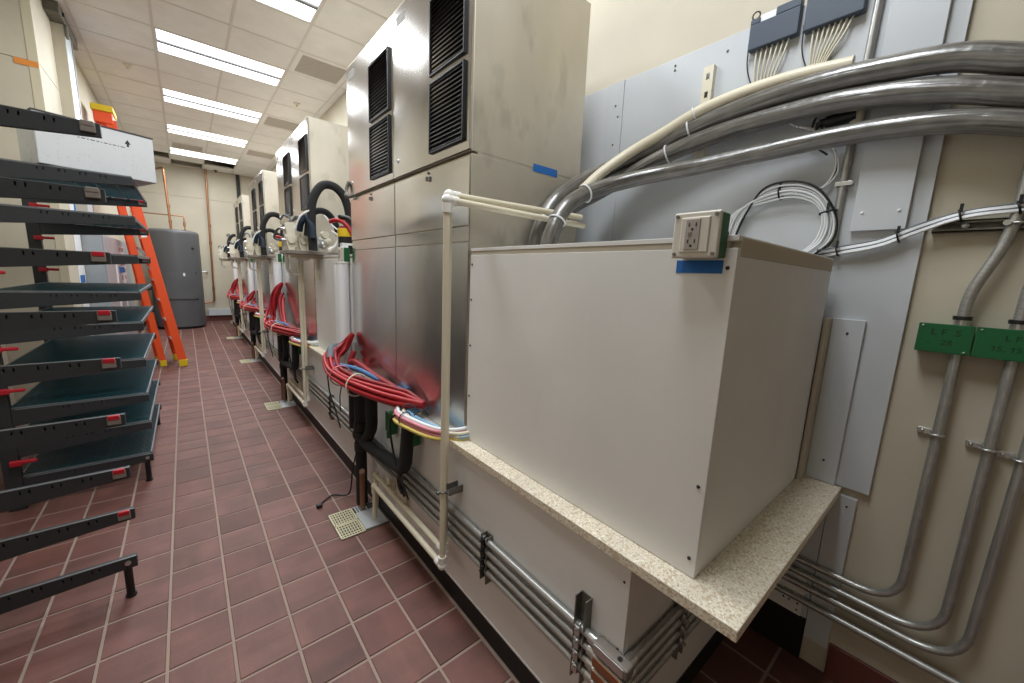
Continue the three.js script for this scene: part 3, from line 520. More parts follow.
// ---------------------------------------------------------------- pump sets on the boxes of stations 2 to 5
{
  const dz = ST;                                // written in the coordinates of the second box
  const F = [];
  const sh = thing('pump_shelf', 'grey board shelf carrying pumps, overhanging the second white box', 'shelf', [0.9, 1.67, -3.95], 'pump shelves on the white boxes');
  part(sh, 'board', bb(0.66, 1.16, 1.6695, 1.699, -4.035, -3.7, 0.004), M.clipGrey); part(sh, 'bracket', mg(bb(0.72, 0.94, 1.64, 1.669, -3.9, -3.87), bb(0.92, 0.94, 1.45, 1.669, -3.9, -3.87)), M.pvcAged);
  const nm = s => s;
  const pump = (x, z, lab) => {
    const t = thing('syrup_pump', lab, 'pump', [x, 1.7, z], 'cream plastic pumps on the shelves');
    const o = [[-0.02, 1.7], [0.02, 1.7], [0.034, 1.745], [0.04, 1.81], [0.03, 1.83], [0.036, 1.9], [0.028, 1.925], [-0.03, 1.925], [-0.038, 1.88], [-0.03, 1.83], [-0.04, 1.81], [-0.034, 1.745]];
    part(t, 'body', extrude(o.map(([a, b]) => [x + a, b]), z - 0.03, z + 0.03), M.cream);
    const h = part(t, 'head', mg(extrude(o.slice(0, 5).concat([[-0.03, 1.83], [-0.04, 1.81], [-0.034, 1.745]]).map(([a, b]) => [x + a * 0.8, 1.755 + (b - 1.7) * 0.45]), z + 0.03, z + 0.048)), M.cream);
    part(t, 'port', cylDir([x - 0.048, 1.78, z], [1, 0, 0], 0.011, 0.03), M.zinc); part(t, 'port', cylDir([x - 0.05, 1.87, z], [1, 0, 0], 0.011, 0.03), M.zinc);
    part(t, 'tube', hose([[x, 1.92, z], [x + 0.005, 1.96, z - 0.01], [x - 0.03, 1.985, z - 0.05], [x - 0.05, 1.95, z - 0.1]], 0.008, 14, 7), M.greyHose);
    return t;
  };
  const p1 = pump(0.705, -3.78, 'left cream plastic pump on the second white box'), p2 = pump(0.795, -3.77, 'right cream plastic pump on the second white box');
  const v = thing('valve_manifold', 'chrome and cream valve cluster beside the pumps on the second white box', 'valves', [0.9, 1.7, -3.75], 'valve clusters on the shelves');
  part(v, 'manifold', mg(cylDir([0.89, 1.76, -3.76], [0, 1, 0], 0.034, 0.12, 16), cylDir([0.89, 1.8, -3.76], [1, 0, 0], 0.024, 0.14, 12), ball(0.036, 0.95, 1.76, -3.76, 12)), M.zinc);
  part(v, 'union', mg(cylDir([0.97, 1.85, -3.76], [0, 0, 1], 0.03, 0.06, 14), ball(0.035, 0.99, 1.79, -3.75, 12), cylDir([1.0, 1.74, -3.75], [0, 1, 0], 0.02, 0.08, 12)), M.cream);
  part(v, 'tube', hose([[0.98, 1.72, -3.68], [1.03, 1.76, -3.66], [1.05, 1.84, -3.66], [1.0, 1.88, -3.68]], 0.012, 16, 8), M.pvc);
  const ar = thing('insulated_hose', 'thick black insulated hose arching over the pumps on the second white box', 'hose', [0.95, 1.7, -3.62], 'black hose arches');
  part(ar, 'arch', hose([[0.84, 1.7, -3.62], [0.835, 1.95, -3.62], [0.855, 2.12, -3.62], [0.93, 2.235, -3.62], [1.01, 2.245, -3.62], [1.085, 2.19, -3.62], [1.13, 2.08, -3.62], [1.14, 1.9, -3.62], [1.14, 1.702, -3.62]], 0.034, 60, 14), M.foam);
  part(ar, 'inner_arch', hose([[0.81, 1.82, -3.68], [0.84, 1.98, -3.68], [0.9, 2.035, -3.68], [0.98, 2.03, -3.7], [1.05, 1.95, -3.72], [1.08, 1.85, -3.74]], 0.026, 40, 12), M.foam);
  part(ar, 'blue_hose', hose([[0.76, 1.86, -3.7], [0.77, 1.93, -3.66], [0.8, 1.97, -3.64], [0.83, 1.9, -3.6], [0.835, 1.8, -3.585]], 0.024, 30, 12), std('#18283a', { roughness: 0.7 }), 'dark blue hose end');
  part(ar, 'tie', hose([[0.72, 1.86, -3.68], [0.76, 1.97, -3.64], [0.82, 2.02, -3.6]], 0.008, 14, 6), M.whitePlastic); part(ar, 'tie', hose([[0.94, 2.0, -3.64], [0.99, 1.93, -3.62], [1.03, 1.89, -3.6]], 0.006, 14, 6), M.whitePlastic);
  const st = thing('motor', 'black motor with yellow band and red hose on the second white box', 'motor', [1.06, 1.7, -3.5], 'black motors with yellow bands');
  part(st, 'can', cyl(0.075, 1.669, 1.82, 1.06, -3.42, 24), M.black); part(st, 'band', cyl(0.077, 1.82, 1.885, 1.06, -3.42, 24), M.yellow, 'yellow band'); part(st, 'cap', mg(cyl(0.075, 1.885, 1.905, 1.06, -3.42, 24, 0.06)), M.redDark);
  part(st, 'red_hose', hose([[0.95, 1.94, -3.5], [0.98, 1.95, -3.44], [1.02, 1.93, -3.38], [1.06, 1.86, -3.33], [1.09, 1.75, -3.27], [1.1, 1.69, -3.24]], 0.018, 26, 9), M.red);
  part(st, 'black_hose', hose([[1.0, 1.98, -3.42], [1.06, 1.95, -3.33], [1.1, 1.85, -3.27], [1.12, 1.69, -3.2]], 0.02, 26, 9), M.black);
  part(st, 'bracket', mg(bb(0.955, 1.0, 1.669, 1.76, -3.28, -3.22, 0.004), bb(0.955, 1.1, 1.745, 1.76, -3.28, -3.22)), M.whitePlastic);
  const tr = thing('white_trunking', 'pair of white plastic tubes standing against the second white box', 'tubes', [0.9, 0.812, -3.06], 'white tubes on the box fronts');
  part(tr, 'tube', mg(cyl(0.037, 0.8125, 1.59, 0.9, -3.13, 22)), M.whitePlastic); part(tr, 'tube', mg(cyl(0.042, 0.8125, 1.6, 0.895, -3.03, 22)), M.whitePlastic);
  part(tr, 'cap', cyl(0.045, 1.6, 1.609, 0.895, -3.03, 22), M.pvc);
  const lp = thing('drain_elbow', 'white plastic elbow pipe hanging under the second pump shelf', 'pipe', [0.72, 1.45, -4.12], 'white elbows under the pump shelves');
  part(lp, 'run', pipe([[0.7, 1.668, -3.95], [0.7, 1.53, -3.95], [0.74, 1.5, -3.96], [0.8, 1.5, -3.96]], 0.014, 0.03), M.pvc);
  const wr = thing('grey_tubing', 'thin grey tubes linking the second and third pump sets', 'tubes', [0.72, 1.8, -4.4], 'thin grey tubing between pump sets');
  part(wr, 'tube', hose([[0.74, 1.88, -3.86], [0.72, 1.93, -4.1], [0.74, 1.86, -4.35], [0.9, 1.9, -4.7]], 0.012, 30, 8), M.greyHose); part(wr, 'tube', hose([[0.7, 1.87, -3.86], [0.67, 1.89, -4.1], [0.69, 1.82, -4.4], [0.9, 1.84, -4.75]], 0.01, 30, 8), M.greyHose);
  for (let k = 2; k < 5; k++) {
    const d = [0, 0, -(k - 1) * ST], o = k === 4 ? 'farthest' : ORD[k];
    copyTo(sh, 'pump_shelf', d, 'pump shelf on the ' + o + ' white box'); copyTo(p1, 'syrup_pump', d, 'left cream pump on the ' + o + ' white box'); copyTo(p2, 'syrup_pump', d, 'right cream pump on the ' + o + ' white box');
    copyTo(v, 'valve_manifold', d, 'valve cluster beside the pumps on the ' + o + ' white box'); copyTo(ar, 'insulated_hose', d, 'black insulated hose arch on the ' + o + ' white box'); copyTo(st, 'motor', d, 'black motor with yellow band on the ' + o + ' white box');
    copyTo(tr, 'white_trunking', d, 'pair of white tubes against the ' + o + ' white box'); copyTo(lp, 'drain_elbow', d, 'white elbow pipe under the ' + o + ' pump shelf');
  }
  // riser pipes behind the second machines
  solo('riser_pipe', 'left thin copper riser above the second pair of ice machines', 'pipe', rod([1.72, 2.0, -4.9], [1.72, HC, -4.9], 0.014, 10), M.copper, 'thin risers behind the machines'); solo('riser_pipe', 'right thin copper riser above the second pair of ice machines', 'pipe', rod([1.72, 2.0, -4.62], [1.72, HC, -4.62], 0.014, 10), M.copper, 'thin risers behind the machines');
}
// ---------------------------------------------------------------- outlets on the boxes
{
  const z0 = -0.377, z1 = -0.482, y0 = 1.614, y1 = 1.716, x = 0.887;
  const t = thing('outlet_box', 'grey and green outlet box on the corner of the nearest white box', 'outlet', [0.915, y0, -0.43], 'outlet boxes on the white boxes');
  part(t, 'back_box', bb(x + 0.012, 0.9405, y0 + 0.002, y1 - 0.002, z1 + 0.002, z0 - 0.002, 0.004), M.green, 'green back box');
  const cv = part(t, 'cover', mg(bb(x, x + 0.013, y0, y1, z1, z0, 0.005), bb(x - 0.004, x + 0.004, y0 + 0.012, y1 - 0.012, z1 + 0.02, z0 - 0.02, 0.003)), std('#cfcac0', { roughness: 0.4, metalness: 0.15 }));
  for (const y of [y0 + 0.009, y1 - 0.009]) for (const z of [z0 - 0.009, z1 + 0.009]) part(cv, 'screw', cylDir([x - 0.001, y, z], [1, 0, 0], 0.0042, 0.004, 10), M.galvDark);
  const zc = (z0 + z1) / 2 - 0.004, dv = part(t, 'receptacle', bb(x - 0.0065, x, 1.632, 1.7, zc - 0.0168, zc + 0.0168, 0.002), M.deviceGrey);
  for (const yc of [1.684, 1.648]) part(dv, 'slots', mg(bb(x - 0.0072, x - 0.006, yc - 0.001, yc + 0.007, zc - 0.009, zc - 0.0065), bb(x - 0.0072, x - 0.006, yc - 0.001, yc + 0.007, zc + 0.0065, zc + 0.009), cylDir([x - 0.0066, yc - 0.007, zc], [1, 0, 0], 0.0028, 0.0012, 10)), M.black);
  part(dv, 'button', mg(bb(x - 0.0078, x - 0.006, 1.6665, 1.6705, zc - 0.008, zc - 0.001), bb(x - 0.0078, x - 0.006, 1.6615, 1.6655, zc - 0.008, zc - 0.001)), M.clipGrey);
  for (let k = 1; k < 5; k++) copyTo(t, 'outlet_box', [0, 0, zk(k)], 'grey and green outlet box on the ' + (k === 4 ? 'farthest' : ORD[k]) + ' white box');
  solo('blue_tape', 'strip of blue tape under the outlet on the nearest white box', 'tape', bb(0.9398, 0.9405, 1.582, 1.612, -0.492, -0.382), M.tapeBlue);
}
// ---------------------------------------------------------------- right wall boards
const WX = XW - 0.001;
{
  const board = (lab, y0, y1, z0, z1, th, scr) => { const t = thing('wall_board', lab, 'wall board', [WX - 0.01, y0, (z0 + z1) / 2]); part(t, 'board', bb(WX - th, WX, y0, y1, z0, z1, 0.0015), M.frp); for (const [y, z] of scr) part(t, 'screw', ball(0.0055, WX - th, y, z, 8), M.galvDark); };
  board('large white wall board behind the nearest white box', 0.812, 2.617, -1.382, -0.147, 0.018, [[2.585, -1.1], [2.565, -1.1], [2.56, -0.86]]);
  board('white wall board behind the nearest ice machines', 0.812, 2.617, -4.0, -1.484, 0.018, []);
  board('white upright cover strip with screws between the wall boards', 0.812, 2.617, -1.482, -1.384, 0.021, [[2.5, -1.43], [2.44, -1.41], [2.3, -1.43], [2.2, -1.41], [2.1, -1.43]]);
  const t = thing('wall_plank', 'narrow raised white plank on the wall board under the grey cables', 'wall board', [1.87, 1.768, -0.26]);
  part(t, 'plank', bb(WX - 0.038, WX - 0.0185, 1.768, 2.617, -0.335, -0.192, 0.002), M.frp);
  for (const [y, z] of [[1.83, -0.31], [1.83, -0.215]]) part(t, 'screw', ball(0.005, WX - 0.038, y, z, 8), M.whitePlastic);
  const a = thing('corner_angle', 'beige and white corner strip between the nearest box and the wall', 'trim strip', [1.84, 0.812, -0.3]);
  part(a, 'face_strip', bb(1.8005, WX - 0.0185, 0.8125, 1.452, -0.352, -0.34, 0.001), M.mdf); part(a, 'wall_strip', bb(WX - 0.034, WX - 0.0185, 0.8125, 1.452, -0.339, -0.245, 0.0015), M.frp);
  for (const y of [1.4, 0.9]) part(a, 'screw', ball(0.0045, WX - 0.034, y, -0.29, 8), M.black);
  const u = thing('lower_board', 'white wall board under the ledge behind the conduits', 'wall board', [1.89, 0.12, -0.3]);
  part(u, 'board', bb(WX - 0.016, WX, 0.2, 0.778, -0.49, -0.255, 0.0015), M.frp); part(u, 'strip', bb(WX - 0.018, WX, 0.12, 0.778, -0.253, -0.175, 0.0015), M.frp); part(u, 'board', bb(WX - 0.022, WX - 0.0165, 0.2, 0.4, -0.49, -0.275, 0.001), M.melamine);
  for (const [y, z] of [[0.25, -0.29], [0.25, -0.32], [0.25, -0.34], [0.74, -0.2], [0.27, -0.43], [0.22, -0.29]]) part(u, 'screw', ball(0.004, z > -0.255 ? WX - 0.018 : WX - 0.022, y, z, 6), M.black);
  solo('base_strip', 'black rubber base under the lower wall board', 'base strip', bb(WX - 0.012, WX, 0, 0.198, -0.49, -0.255, 0.003), M.rubber);
}
// ---------------------------------------------------------------- big grey cables
{
  const r = 0.04, gp2 = 'grey sheathed trunk cables';
  const cable = (lab, p, rr, m, ties) => {
    const t = thing('trunk_cable', lab, 'cable', p[4], gp2); const cv = new THREE.CatmullRomCurve3(p.map(pt), false, 'centripetal');
    part(t, 'sheath', tubeOn(cv, rr, 110, 20), m);
    for (const s of ties) part(t, 'tie', ringAround(cv.getPoint(s), cv.getTangent(s), rr + 0.003, 0.004, 24), M.whitePlastic);
    return t;
  };
  cable('thick grey sheathed cable, uppermost of three on the right wall', [[1.285, 1.672, -1.385], [1.295, 1.735, -1.385], [1.33, 1.82, -1.385], [1.405, 1.925, -1.385], [1.532, 2.02, -1.37], [1.68, 2.105, -1.32], [1.765, 2.178, -1.17], [1.8, 2.243, -0.948], [1.81, 2.277, -0.748], [1.81, 2.288, -0.543], [1.8, 2.273, -0.32], [1.79, 2.243, -0.142], [1.78, 2.19, -0.019], [1.775, 2.06, 0.3], [1.775, 1.95, 0.6]], r * 0.97, M.sheath, [0.5]);
  cable('thick grey sheathed cable, middle one of three on the right wall', [[1.375, 1.672, -1.38], [1.38, 1.735, -1.38], [1.42, 1.82, -1.375], [1.5, 1.905, -1.365], [1.625, 1.985, -1.32], [1.73, 2.07, -1.22], [1.76, 2.145, -1.018], [1.795, 2.195, -0.815], [1.81, 2.213, -0.568], [1.8, 2.2, -0.363], [1.79, 2.165, -0.174], [1.78, 2.105, -0.01], [1.775, 1.97, 0.3], [1.775, 1.86, 0.6]], r * 0.92, M.sheath, [0.46]);
  cable('thick grey sheathed cable, lowest of three, drooping across the wall board', [[1.205, 1.672, -1.22], [1.213, 1.715, -1.22], [1.246, 1.784, -1.22], [1.302, 1.862, -1.22], [1.395, 1.927, -1.215], [1.529, 1.985, -1.18], [1.66, 2.035, -1.05], [1.735, 2.058, -0.846], [1.78, 2.078, -0.64], [1.8, 2.09, -0.426], [1.8, 2.085, -0.269], [1.79, 2.063, -0.115], [1.78, 2.025, 0.006], [1.775, 1.9, 0.3], [1.775, 1.8, 0.6]], r * 0.86, M.sheath, [0.16, 0.3]);
  cable('slimmer cream pipe above the grey cables', [[1.5, 1.98, -1.3], [1.6, 2.075, -1.27], [1.7, 2.17, -1.19], [1.755, 2.24, -1.06], [1.785, 2.305, -0.9], [1.81, 2.338, -0.72], [1.82, 2.342, -0.548], [1.825, 2.33, -0.4]], 0.024, M.pvcAged, [0.55]);
  const c = thing('wall_clip', 'perforated strut bracket on the wall board behind the grey cables', 'bracket', [1.87, 2.13, -0.9]);
  part(c, 'channel', mg(bb(WX - 0.04, WX - 0.019, 2.13, 2.515, -0.945, -0.94), bb(WX - 0.04, WX - 0.019, 2.13, 2.515, -0.905, -0.9), bb(WX - 0.043, WX - 0.04, 2.13, 2.515, -0.945, -0.93), bb(WX - 0.043, WX - 0.04, 2.13, 2.515, -0.915, -0.9), ...[0, 1, 2, 3, 4, 5].map(i => bb(WX - 0.043, WX - 0.04, i ? 2.11 + i * 0.075 : 2.13, Math.min(2.16 + i * 0.075, 2.515), -0.93, -0.915))), M.cream);
}
// terminal boxes with wires
{
  const mk = (lab, z0, z1, y0, y1, notch) => {
    const t = thing('terminal_box', lab, 'terminal box', [1.86, y0, (z0 + z1) / 2], 'slate terminal boxes on the wall');
    const x0 = WX - 0.053, x1 = WX - 0.0185;
    part(t, 'case', notch ? mg(bb(x0, x1, y0, y1 - 0.03, z0, z1, 0.004), bb(x0, x1, y1 - 0.031, y1, z0 + 0.09, z1, 0.004), bb(x0, x1, y1 - 0.031, y1 - 0.012, z0, z0 + 0.035, 0.003)) : bb(x0, x1, y0, y1, z0, z1, 0.005), M.slate);
    if (notch) { part(t, 'label_strip', bb(x0 + 0.004, x0 + 0.012, y1 - 0.031, y1 - 0.005, z0 + 0.036, z0 + 0.089), M.whitePlastic); part(t, 'loop', ringAround([x0 + 0.01, y1 + 0.004, z0 + 0.015], [1, 0, 0], 0.014, 0.003), M.black); }
    const n = notch ? 7 : 8;
    for (let i = 0; i < n; i++) { const s = i / (n - 1), za = z0 + 0.03 + s * (z1 - z0 - 0.06), zb = z0 + 0.035 + s * (notch ? 0.07 : 0.045); part(t, 'wire', hose([[WX - 0.034, y0 + 0.004, za], [WX - 0.038, y0 - 0.05, za * 0.7 + zb * 0.3], [WX - 0.03, y0 - 0.13, zb], [WX - 0.034, y0 - 0.21, zb + 0.01]], 0.0032, 16, 6), M.cream); }
    part(t, 'black_wire', hose([[WX - 0.04, y0 + 0.03, z0 - 0.002], [WX - 0.04, y0 - 0.06, z0 + 0.004], [WX - 0.034, y0 - 0.14, z0 + 0.03]], 0.0025, 14, 6), M.black);
  };
  mk('slate grey terminal box with white wires, the left one with a label notch', -0.765, -0.592, 2.51, 2.635, true);
  mk('slate grey terminal box with white wires, the right one cut by the picture top', -0.575, -0.4, 2.505, 2.63, false);
  const t = thing('surface_conduit', 'galvanised conduit running up the wall board beside the terminal boxes', 'conduit', [1.865, 1.7, -0.37]);
  part(t, 'tube', pipe([[1.866, 3.2, -0.352], [1.866, 2.02, -0.378], [1.866, 1.7, -0.382]], 0.0125, 0.1), M.galv);
  part(t, 'coupling', mg(cylDir([1.864, 2.17, -0.372], [0, 1, 0], 0.02, 0.09, 14)), M.cream); part(t, 'strap', mg(bb(1.85, 1.879, 1.93, 1.945, -0.4, -0.35, 0.002), ball(0.006, 1.852, 1.937, -0.35, 8)), M.zinc);
  const b = thing('black_ballast', 'two black barrel fittings on the wall between the grey cables', 'fitting', [1.85, 2.13, -0.42]);
  for (const y of [2.215, 2.165]) part(b, 'barrel', mg(cylDir([1.855, y, -0.415], [0, 0.1, 1], 0.022, 0.085, 16), cylDir([1.855, y, -0.465], [0, 0.1, 1], 0.014, 0.02, 12)), M.black);
  part(b, 'lead', hose([[1.855, 2.21, -0.47], [1.855, 2.18, -0.495], [1.86, 2.1, -0.49], [1.865, 2.05, -0.44]], 0.004, 18, 6), M.black);
}
// coils of data wire
{
  const t = thing('wire_coil', 'coil of white wires with black ties hanging on the wall board', 'wire', [1.86, 1.67, -0.55]);
  for (let k = 0; k < 6; k++) {
    const e = (k - 2.5) * 0.011, m = k === 5 ? M.black : M.whitePlastic, xx = 1.862 - (k % 3) * 0.006;
    part(t, 'wire', hose([[xx, 1.672, -0.76 + e], [xx, 1.76, -0.745 + e], [xx - 0.01, 1.87, -0.705 + e], [xx - 0.02, 1.925 + e, -0.62], [xx - 0.02, 1.935 + e, -0.52], [xx - 0.01, 1.9 + e, -0.445], [xx, 1.82, -0.4 + e * 0.8], [xx, 1.74, -0.405 + e], [xx, 1.68, -0.46 + e]], 0.0042, 50, 6), m);
  }
  for (let k = 0; k < 3; k++) part(t, 'lead', hose([[1.86, 2.235, -0.62 + k * 0.006], [1.855, 2.18, -0.56], [1.855, 2.13, -0.47 + k * 0.004], [1.86, 2.05, -0.415], [1.86, 1.98, -0.41 + k * 0.005], [1.855, 1.93, -0.44], [1.85, 1.925, -0.52], [1.85, 1.93, -0.6 + 0.004 * k]], 0.004, 40, 6), k === 1 ? M.black : M.whitePlastic);
  for (const [y, z, d] of [[1.755, -0.745, [0, 1, 0.2]], [1.93, -0.57, [0, 0.1, 1]], [1.84, -0.405, [0, 1, -0.2]], [2.13, -0.48, [0, -0.5, 1]]]) part(t, 'tie', mg(ringAround([1.852, y, z], d, 0.026, 0.0035, 14), bb(1.835, 1.841, y - 0.004, y + 0.034, z - 0.004, z + 0.004)), M.black);
  const w = thing('wire_run', 'bunch of pale wires with black ties sagging from the coil to the right', 'wire', [1.86, 1.69, -0.15]);
  for (let k = 0; k < 6; k++) { const e = ((k * 7) % 6 - 2.5) * 0.005; part(w, 'wire', hose([[1.86 - e, 1.69 + e, -0.42], [1.858, 1.702 + e, -0.35], [1.856 + e * 0.5, 1.724 + e, -0.247], [1.855, 1.768 + e, -0.157], [1.852 + e * 0.5, 1.8 + e * 0.8, -0.07], [1.85, 1.812 + e * 0.8, 0.03], [1.85, 1.82 + e, 0.14], [1.85, 1.82 + e, 0.4]], 0.0042, 40, 6), k % 3 === 2 ? M.greyHose : M.whitePlastic); }
  for (const [y, z] of [[1.7, -0.36], [1.742, -0.205], [1.799, -0.075], [1.812, 0.035]]) part(w, 'tie', mg(ringAround([1.856, y, z], [0, 0.3, 1], 0.018, 0.003, 14), bb(1.838, 1.843, y + 0.01, y + 0.034, z - 0.004, z + 0.004)), M.black);
}
// green boxes and conduits on the cream wall
{
  const word = (lines) => {
    const c = document.createElement('canvas'); c.width = 512; c.height = 400; const x = c.getContext('2d');
    x.fillStyle = '#0c5a30'; x.fillRect(0, 0, 512, 400); x.fillStyle = '#07301b';
    lines.forEach(([s, px, py, sz]) => { x.font = 'bold ' + sz + 'px sans-serif'; x.fillText(s, px, py); });
    const t = new THREE.CanvasTexture(c); t.colorSpace = THREE.SRGBColorSpace; return t;
  };
  const mk = (lab, z0, z1, lines) => {
    const y0 = 1.372, y1 = 1.464, t = thing('junction_box', lab, 'junction box', [1.86, y0, (z0 + z1) / 2], 'green junction boxes on the cream wall');
    part(t, 'box', bb(1.845, 1.8985, y0 + 0.002, y1 - 0.002, z0 + 0.002, z1 - 0.002, 0.003), M.green);
    const cv = part(t, 'cover', bb(1.8425, 1.846, y0, y1, z0, z1, 0.0012), M.green);
    const g = new THREE.PlaneGeometry(z1 - z0 - 0.008, y1 - y0 - 0.008); g.rotateY(-Math.PI / 2); g.translate(1.8422, (y0 + y1) / 2, (z0 + z1) / 2); part(cv, 'lettering', g, std('#ffffff', { map: word(lines), roughness: 0.5 }), 'handwritten dark lettering');
    for (const [y, z] of [[y1 - 0.008, z0 + 0.01], [y0 + 0.008, z1 - 0.012]]) part(cv, 'screw', ball(0.0035, 1.842, y, z, 8), M.zinc);
  };
  mk('green junction box with black lettering, the left of two on the cream wall', -0.111, 0.009, [['L F  S', 110, 150, 130], ['- \u25A0 28', 90, 300, 110]]);
  mk('green junction box, the right of two on the cream wall', 0.012, 0.135, [['L F S', 230, 150, 110], ['1S, 1S', 130, 300, 100]]);
  const up = (lab, p) => { const t = thing('riser_conduit', lab, 'conduit', p[0], 'conduits rising from the green boxes'); part(t, 'tube', pipe(p, 0.0145, 0.09, 14), M.galv); part(t, 'bushing', cylDir([p[0][0], p[0][1] + 0.022, p[0][2]], [0, 1, 0], 0.021, 0.012, 16), M.black); part(t, 'connector', cylDir([p[0][0], p[0][1] + 0.008, p[0][2]], [0, 1, 0], 0.017, 0.016, 14), M.zinc); return t; };
  up('conduit rising in an offset bend from the left green box', [[1.866, 1.464, -0.022], [1.866, 1.56, -0.02], [1.866, 1.74, 0.036], [1.862, 3.2, 0.05]]);
  up('conduit rising straight from the right green box', [[1.866, 1.464, 0.088], [1.866, 1.6, 0.09], [1.866, 1.75, 0.11], [1.866, 3.2, 0.12]]);
  const s = thing('wall_strut', 'galvanised strut channel on the cream wall below the wires', 'strut', [1.88, 1.755, 0.05]);
  part(s, 'channel', mg(bb(1.868, 1.8985, 1.752, 1.756, -0.13, 0.3), bb(1.868, 1.8985, 1.784, 1.788, -0.13, 0.3), bb(1.868, 1.871, 1.752, 1.762, -0.13, 0.3), bb(1.868, 1.871, 1.778, 1.788, -0.13, 0.3), bb(1.895, 1.8985, 1.752, 1.788, -0.13, 0.3)), M.galvDark);
  part(s, 'clamp', mg(ringAround([1.864, 1.77, 0.042], [0, 1, 0], 0.018, 0.004), cylDir([1.845, 1.77, 0.02], [1, 0, 0], 0.008, 0.02), ball(0.012, 1.872, 1.77, -0.06, 8)), M.zinc);
  for (const [z, y, l] of [[-0.02, 1.1, 'left'], [0.09, 1.09, 'middle'], [0.155, 1.08, 'right']]) solo('pipe_strap', 'one hole strap holding the ' + l + ' wall conduit', 'strap', mg(ringAround([1.866, y, z], [0, 1, 0], 0.017, 0.0045, 14), bb(1.888, 1.8985, y - 0.01, y + 0.01, z - 0.045, z - 0.012, 0.002), ball(0.006, 1.887, y, z - 0.034, 8)), M.zinc, 'straps on the wall conduits');
}
// ---------------------------------------------------------------- far end: water heater and copper
{
  const cx = -0.145, cz = -12.4, R = 0.475;
  const t = thing('water_heater', 'large dark grey upright water heater tank by the far wall', 'water heater', [cx, 0, cz]);
  const prof = [[0, 0.05], [0.46, 0.05], [0.475, 0.06], [0.475, 2.2], [0.472, 2.25], [0.455, 2.28], [0.4, 2.3], [0, 2.315]].map(p => new THREE.Vector2(...p));
  const g = new THREE.LatheGeometry(prof, 56); g.translate(cx, 0, cz); part(t, 'tank', g, M.heater);
  part(t, 'base_ring', cyl(0.44, 0, 0.05, cx, cz, 40), M.black);
  const pg = new THREE.CylinderGeometry(R + 0.03, R + 0.03, 0.62, 24, 1, true, -0.5, 1.25); pg.translate(cx, 1.03, cz);
  const acc = part(t, 'access_panel', mg(pg, bb(cx - 0.245, cx - 0.23, 0.72, 1.34, cz + 0.4, cz + 0.436), bb(cx + 0.325, cx + 0.34, 0.72, 1.34, cz + 0.33, cz + 0.36)), M.heater);
  part(acc, 'data_label', bb(cx + 0.04, cx + 0.15, 1.25, 1.32, cz + 0.487, cz + 0.492), M.whitePlastic);
  for (const y of [1.9, 1.32, 0.72]) part(t, 'port_cap', ball(0.03, cx + 0.33, y, cz + 0.35, 10), M.black);
  part(t, 'foot_valve', mg(cylDir([cx - 0.15, 0.16, cz + 0.48], [0, 0, 1], 0.02, 0.08), ball(0.03, cx - 0.15, 0.16, cz + 0.52, 10)), M.zinc);
  const fit = (x, y, z) => mg(cyl(0.03, y - 0.04, y + 0.04, x, z, 14), cyl(0.034, y - 0.015, y + 0.015, x, z, 14));
  const c1 = thing('copper_pipe', 'tall copper pipe down the far wall right of the water heater', 'copper pipe', [0.58, 0.5, -13.38], 'copper pipes at the far wall');
  part(c1, 'tube', pipe([[0.61, HC, -13.38], [0.57, 0.55, -13.38], [0.2, 0.46, -13.38]], 0.022, 0.06), M.copper); for (const [a, b] of [[0.6, 2.55], [0.59, 2.1], [0.575, 0.9]]) part(c1, 'coupling', fit(a, b, -13.38), M.copper);
  const c2 = thing('copper_pipe', 'copper pipe dropping into the top of the water heater', 'copper pipe', [-0.17, 2.315, -12.5], 'copper pipes at the far wall');
  part(c2, 'tube', pipe([[-0.45, 3.72, -13.1], [-0.21, 3.71, -12.55], [-0.17, 2.31, -12.5]], 0.024, 0.06), M.copper); for (const [a, b, c] of [[-0.18, 2.85, -12.505], [-0.175, 2.5, -12.5], [-0.2, 3.45, -12.54]]) part(c2, 'coupling', fit(a, b, c), M.copper);
  part(c2, 'hanger', rod([-0.45, HC, -13.1], [-0.45, 3.72, -13.1], 0.015), M.copper);
  const c3 = thing('copper_pipe', 'thin copper line crossing above the water heater', 'copper pipe', [0.08, 2.31, -12.6], 'copper pipes at the far wall');
  part(c3, 'tube', pipe([[XL, 2.66, -12.62], [0.08, 2.66, -12.6], [0.08, 2.305, -12.55]], 0.013, 0.03), M.copper); part(c3, 'valve', mg(cyl(0.024, 2.42, 2.52, 0.08, -12.57, 12), cyl(0.03, 2.305, 2.34, 0.08, -12.555, 12)), M.copper);
  solo('white_curb', 'low white board curb along the far wall', 'board', bb(0.42, 1.1, 0.16, 0.34, ZF + 0.015, ZF + 0.1, 0.004), M.frp);
  solo('black_conduit', 'black upright duct high on the far wall', 'duct', bb(1.26, 1.34, 2.6, HC, ZF + 0.001, ZF + 0.06, 0.006), M.black);
  solo('hose_bib', 'small valve on the far wall beside the water heater', 'valve', mg(cylDir([0.46, 1.35, ZF + 0.05], [0, 0, 1], 0.018, 0.1), cylDir([0.4, 1.35, ZF + 0.1], [1, 0, 0], 0.014, 0.12)), M.zinc);
  solo('wall_disc', 'small round grey plate on the far wall', 'plate', cylDir([1.0, 2.35, ZF + 0.012], [0, 0, 1], 0.05, 0.02, 20), M.galvDark);
}
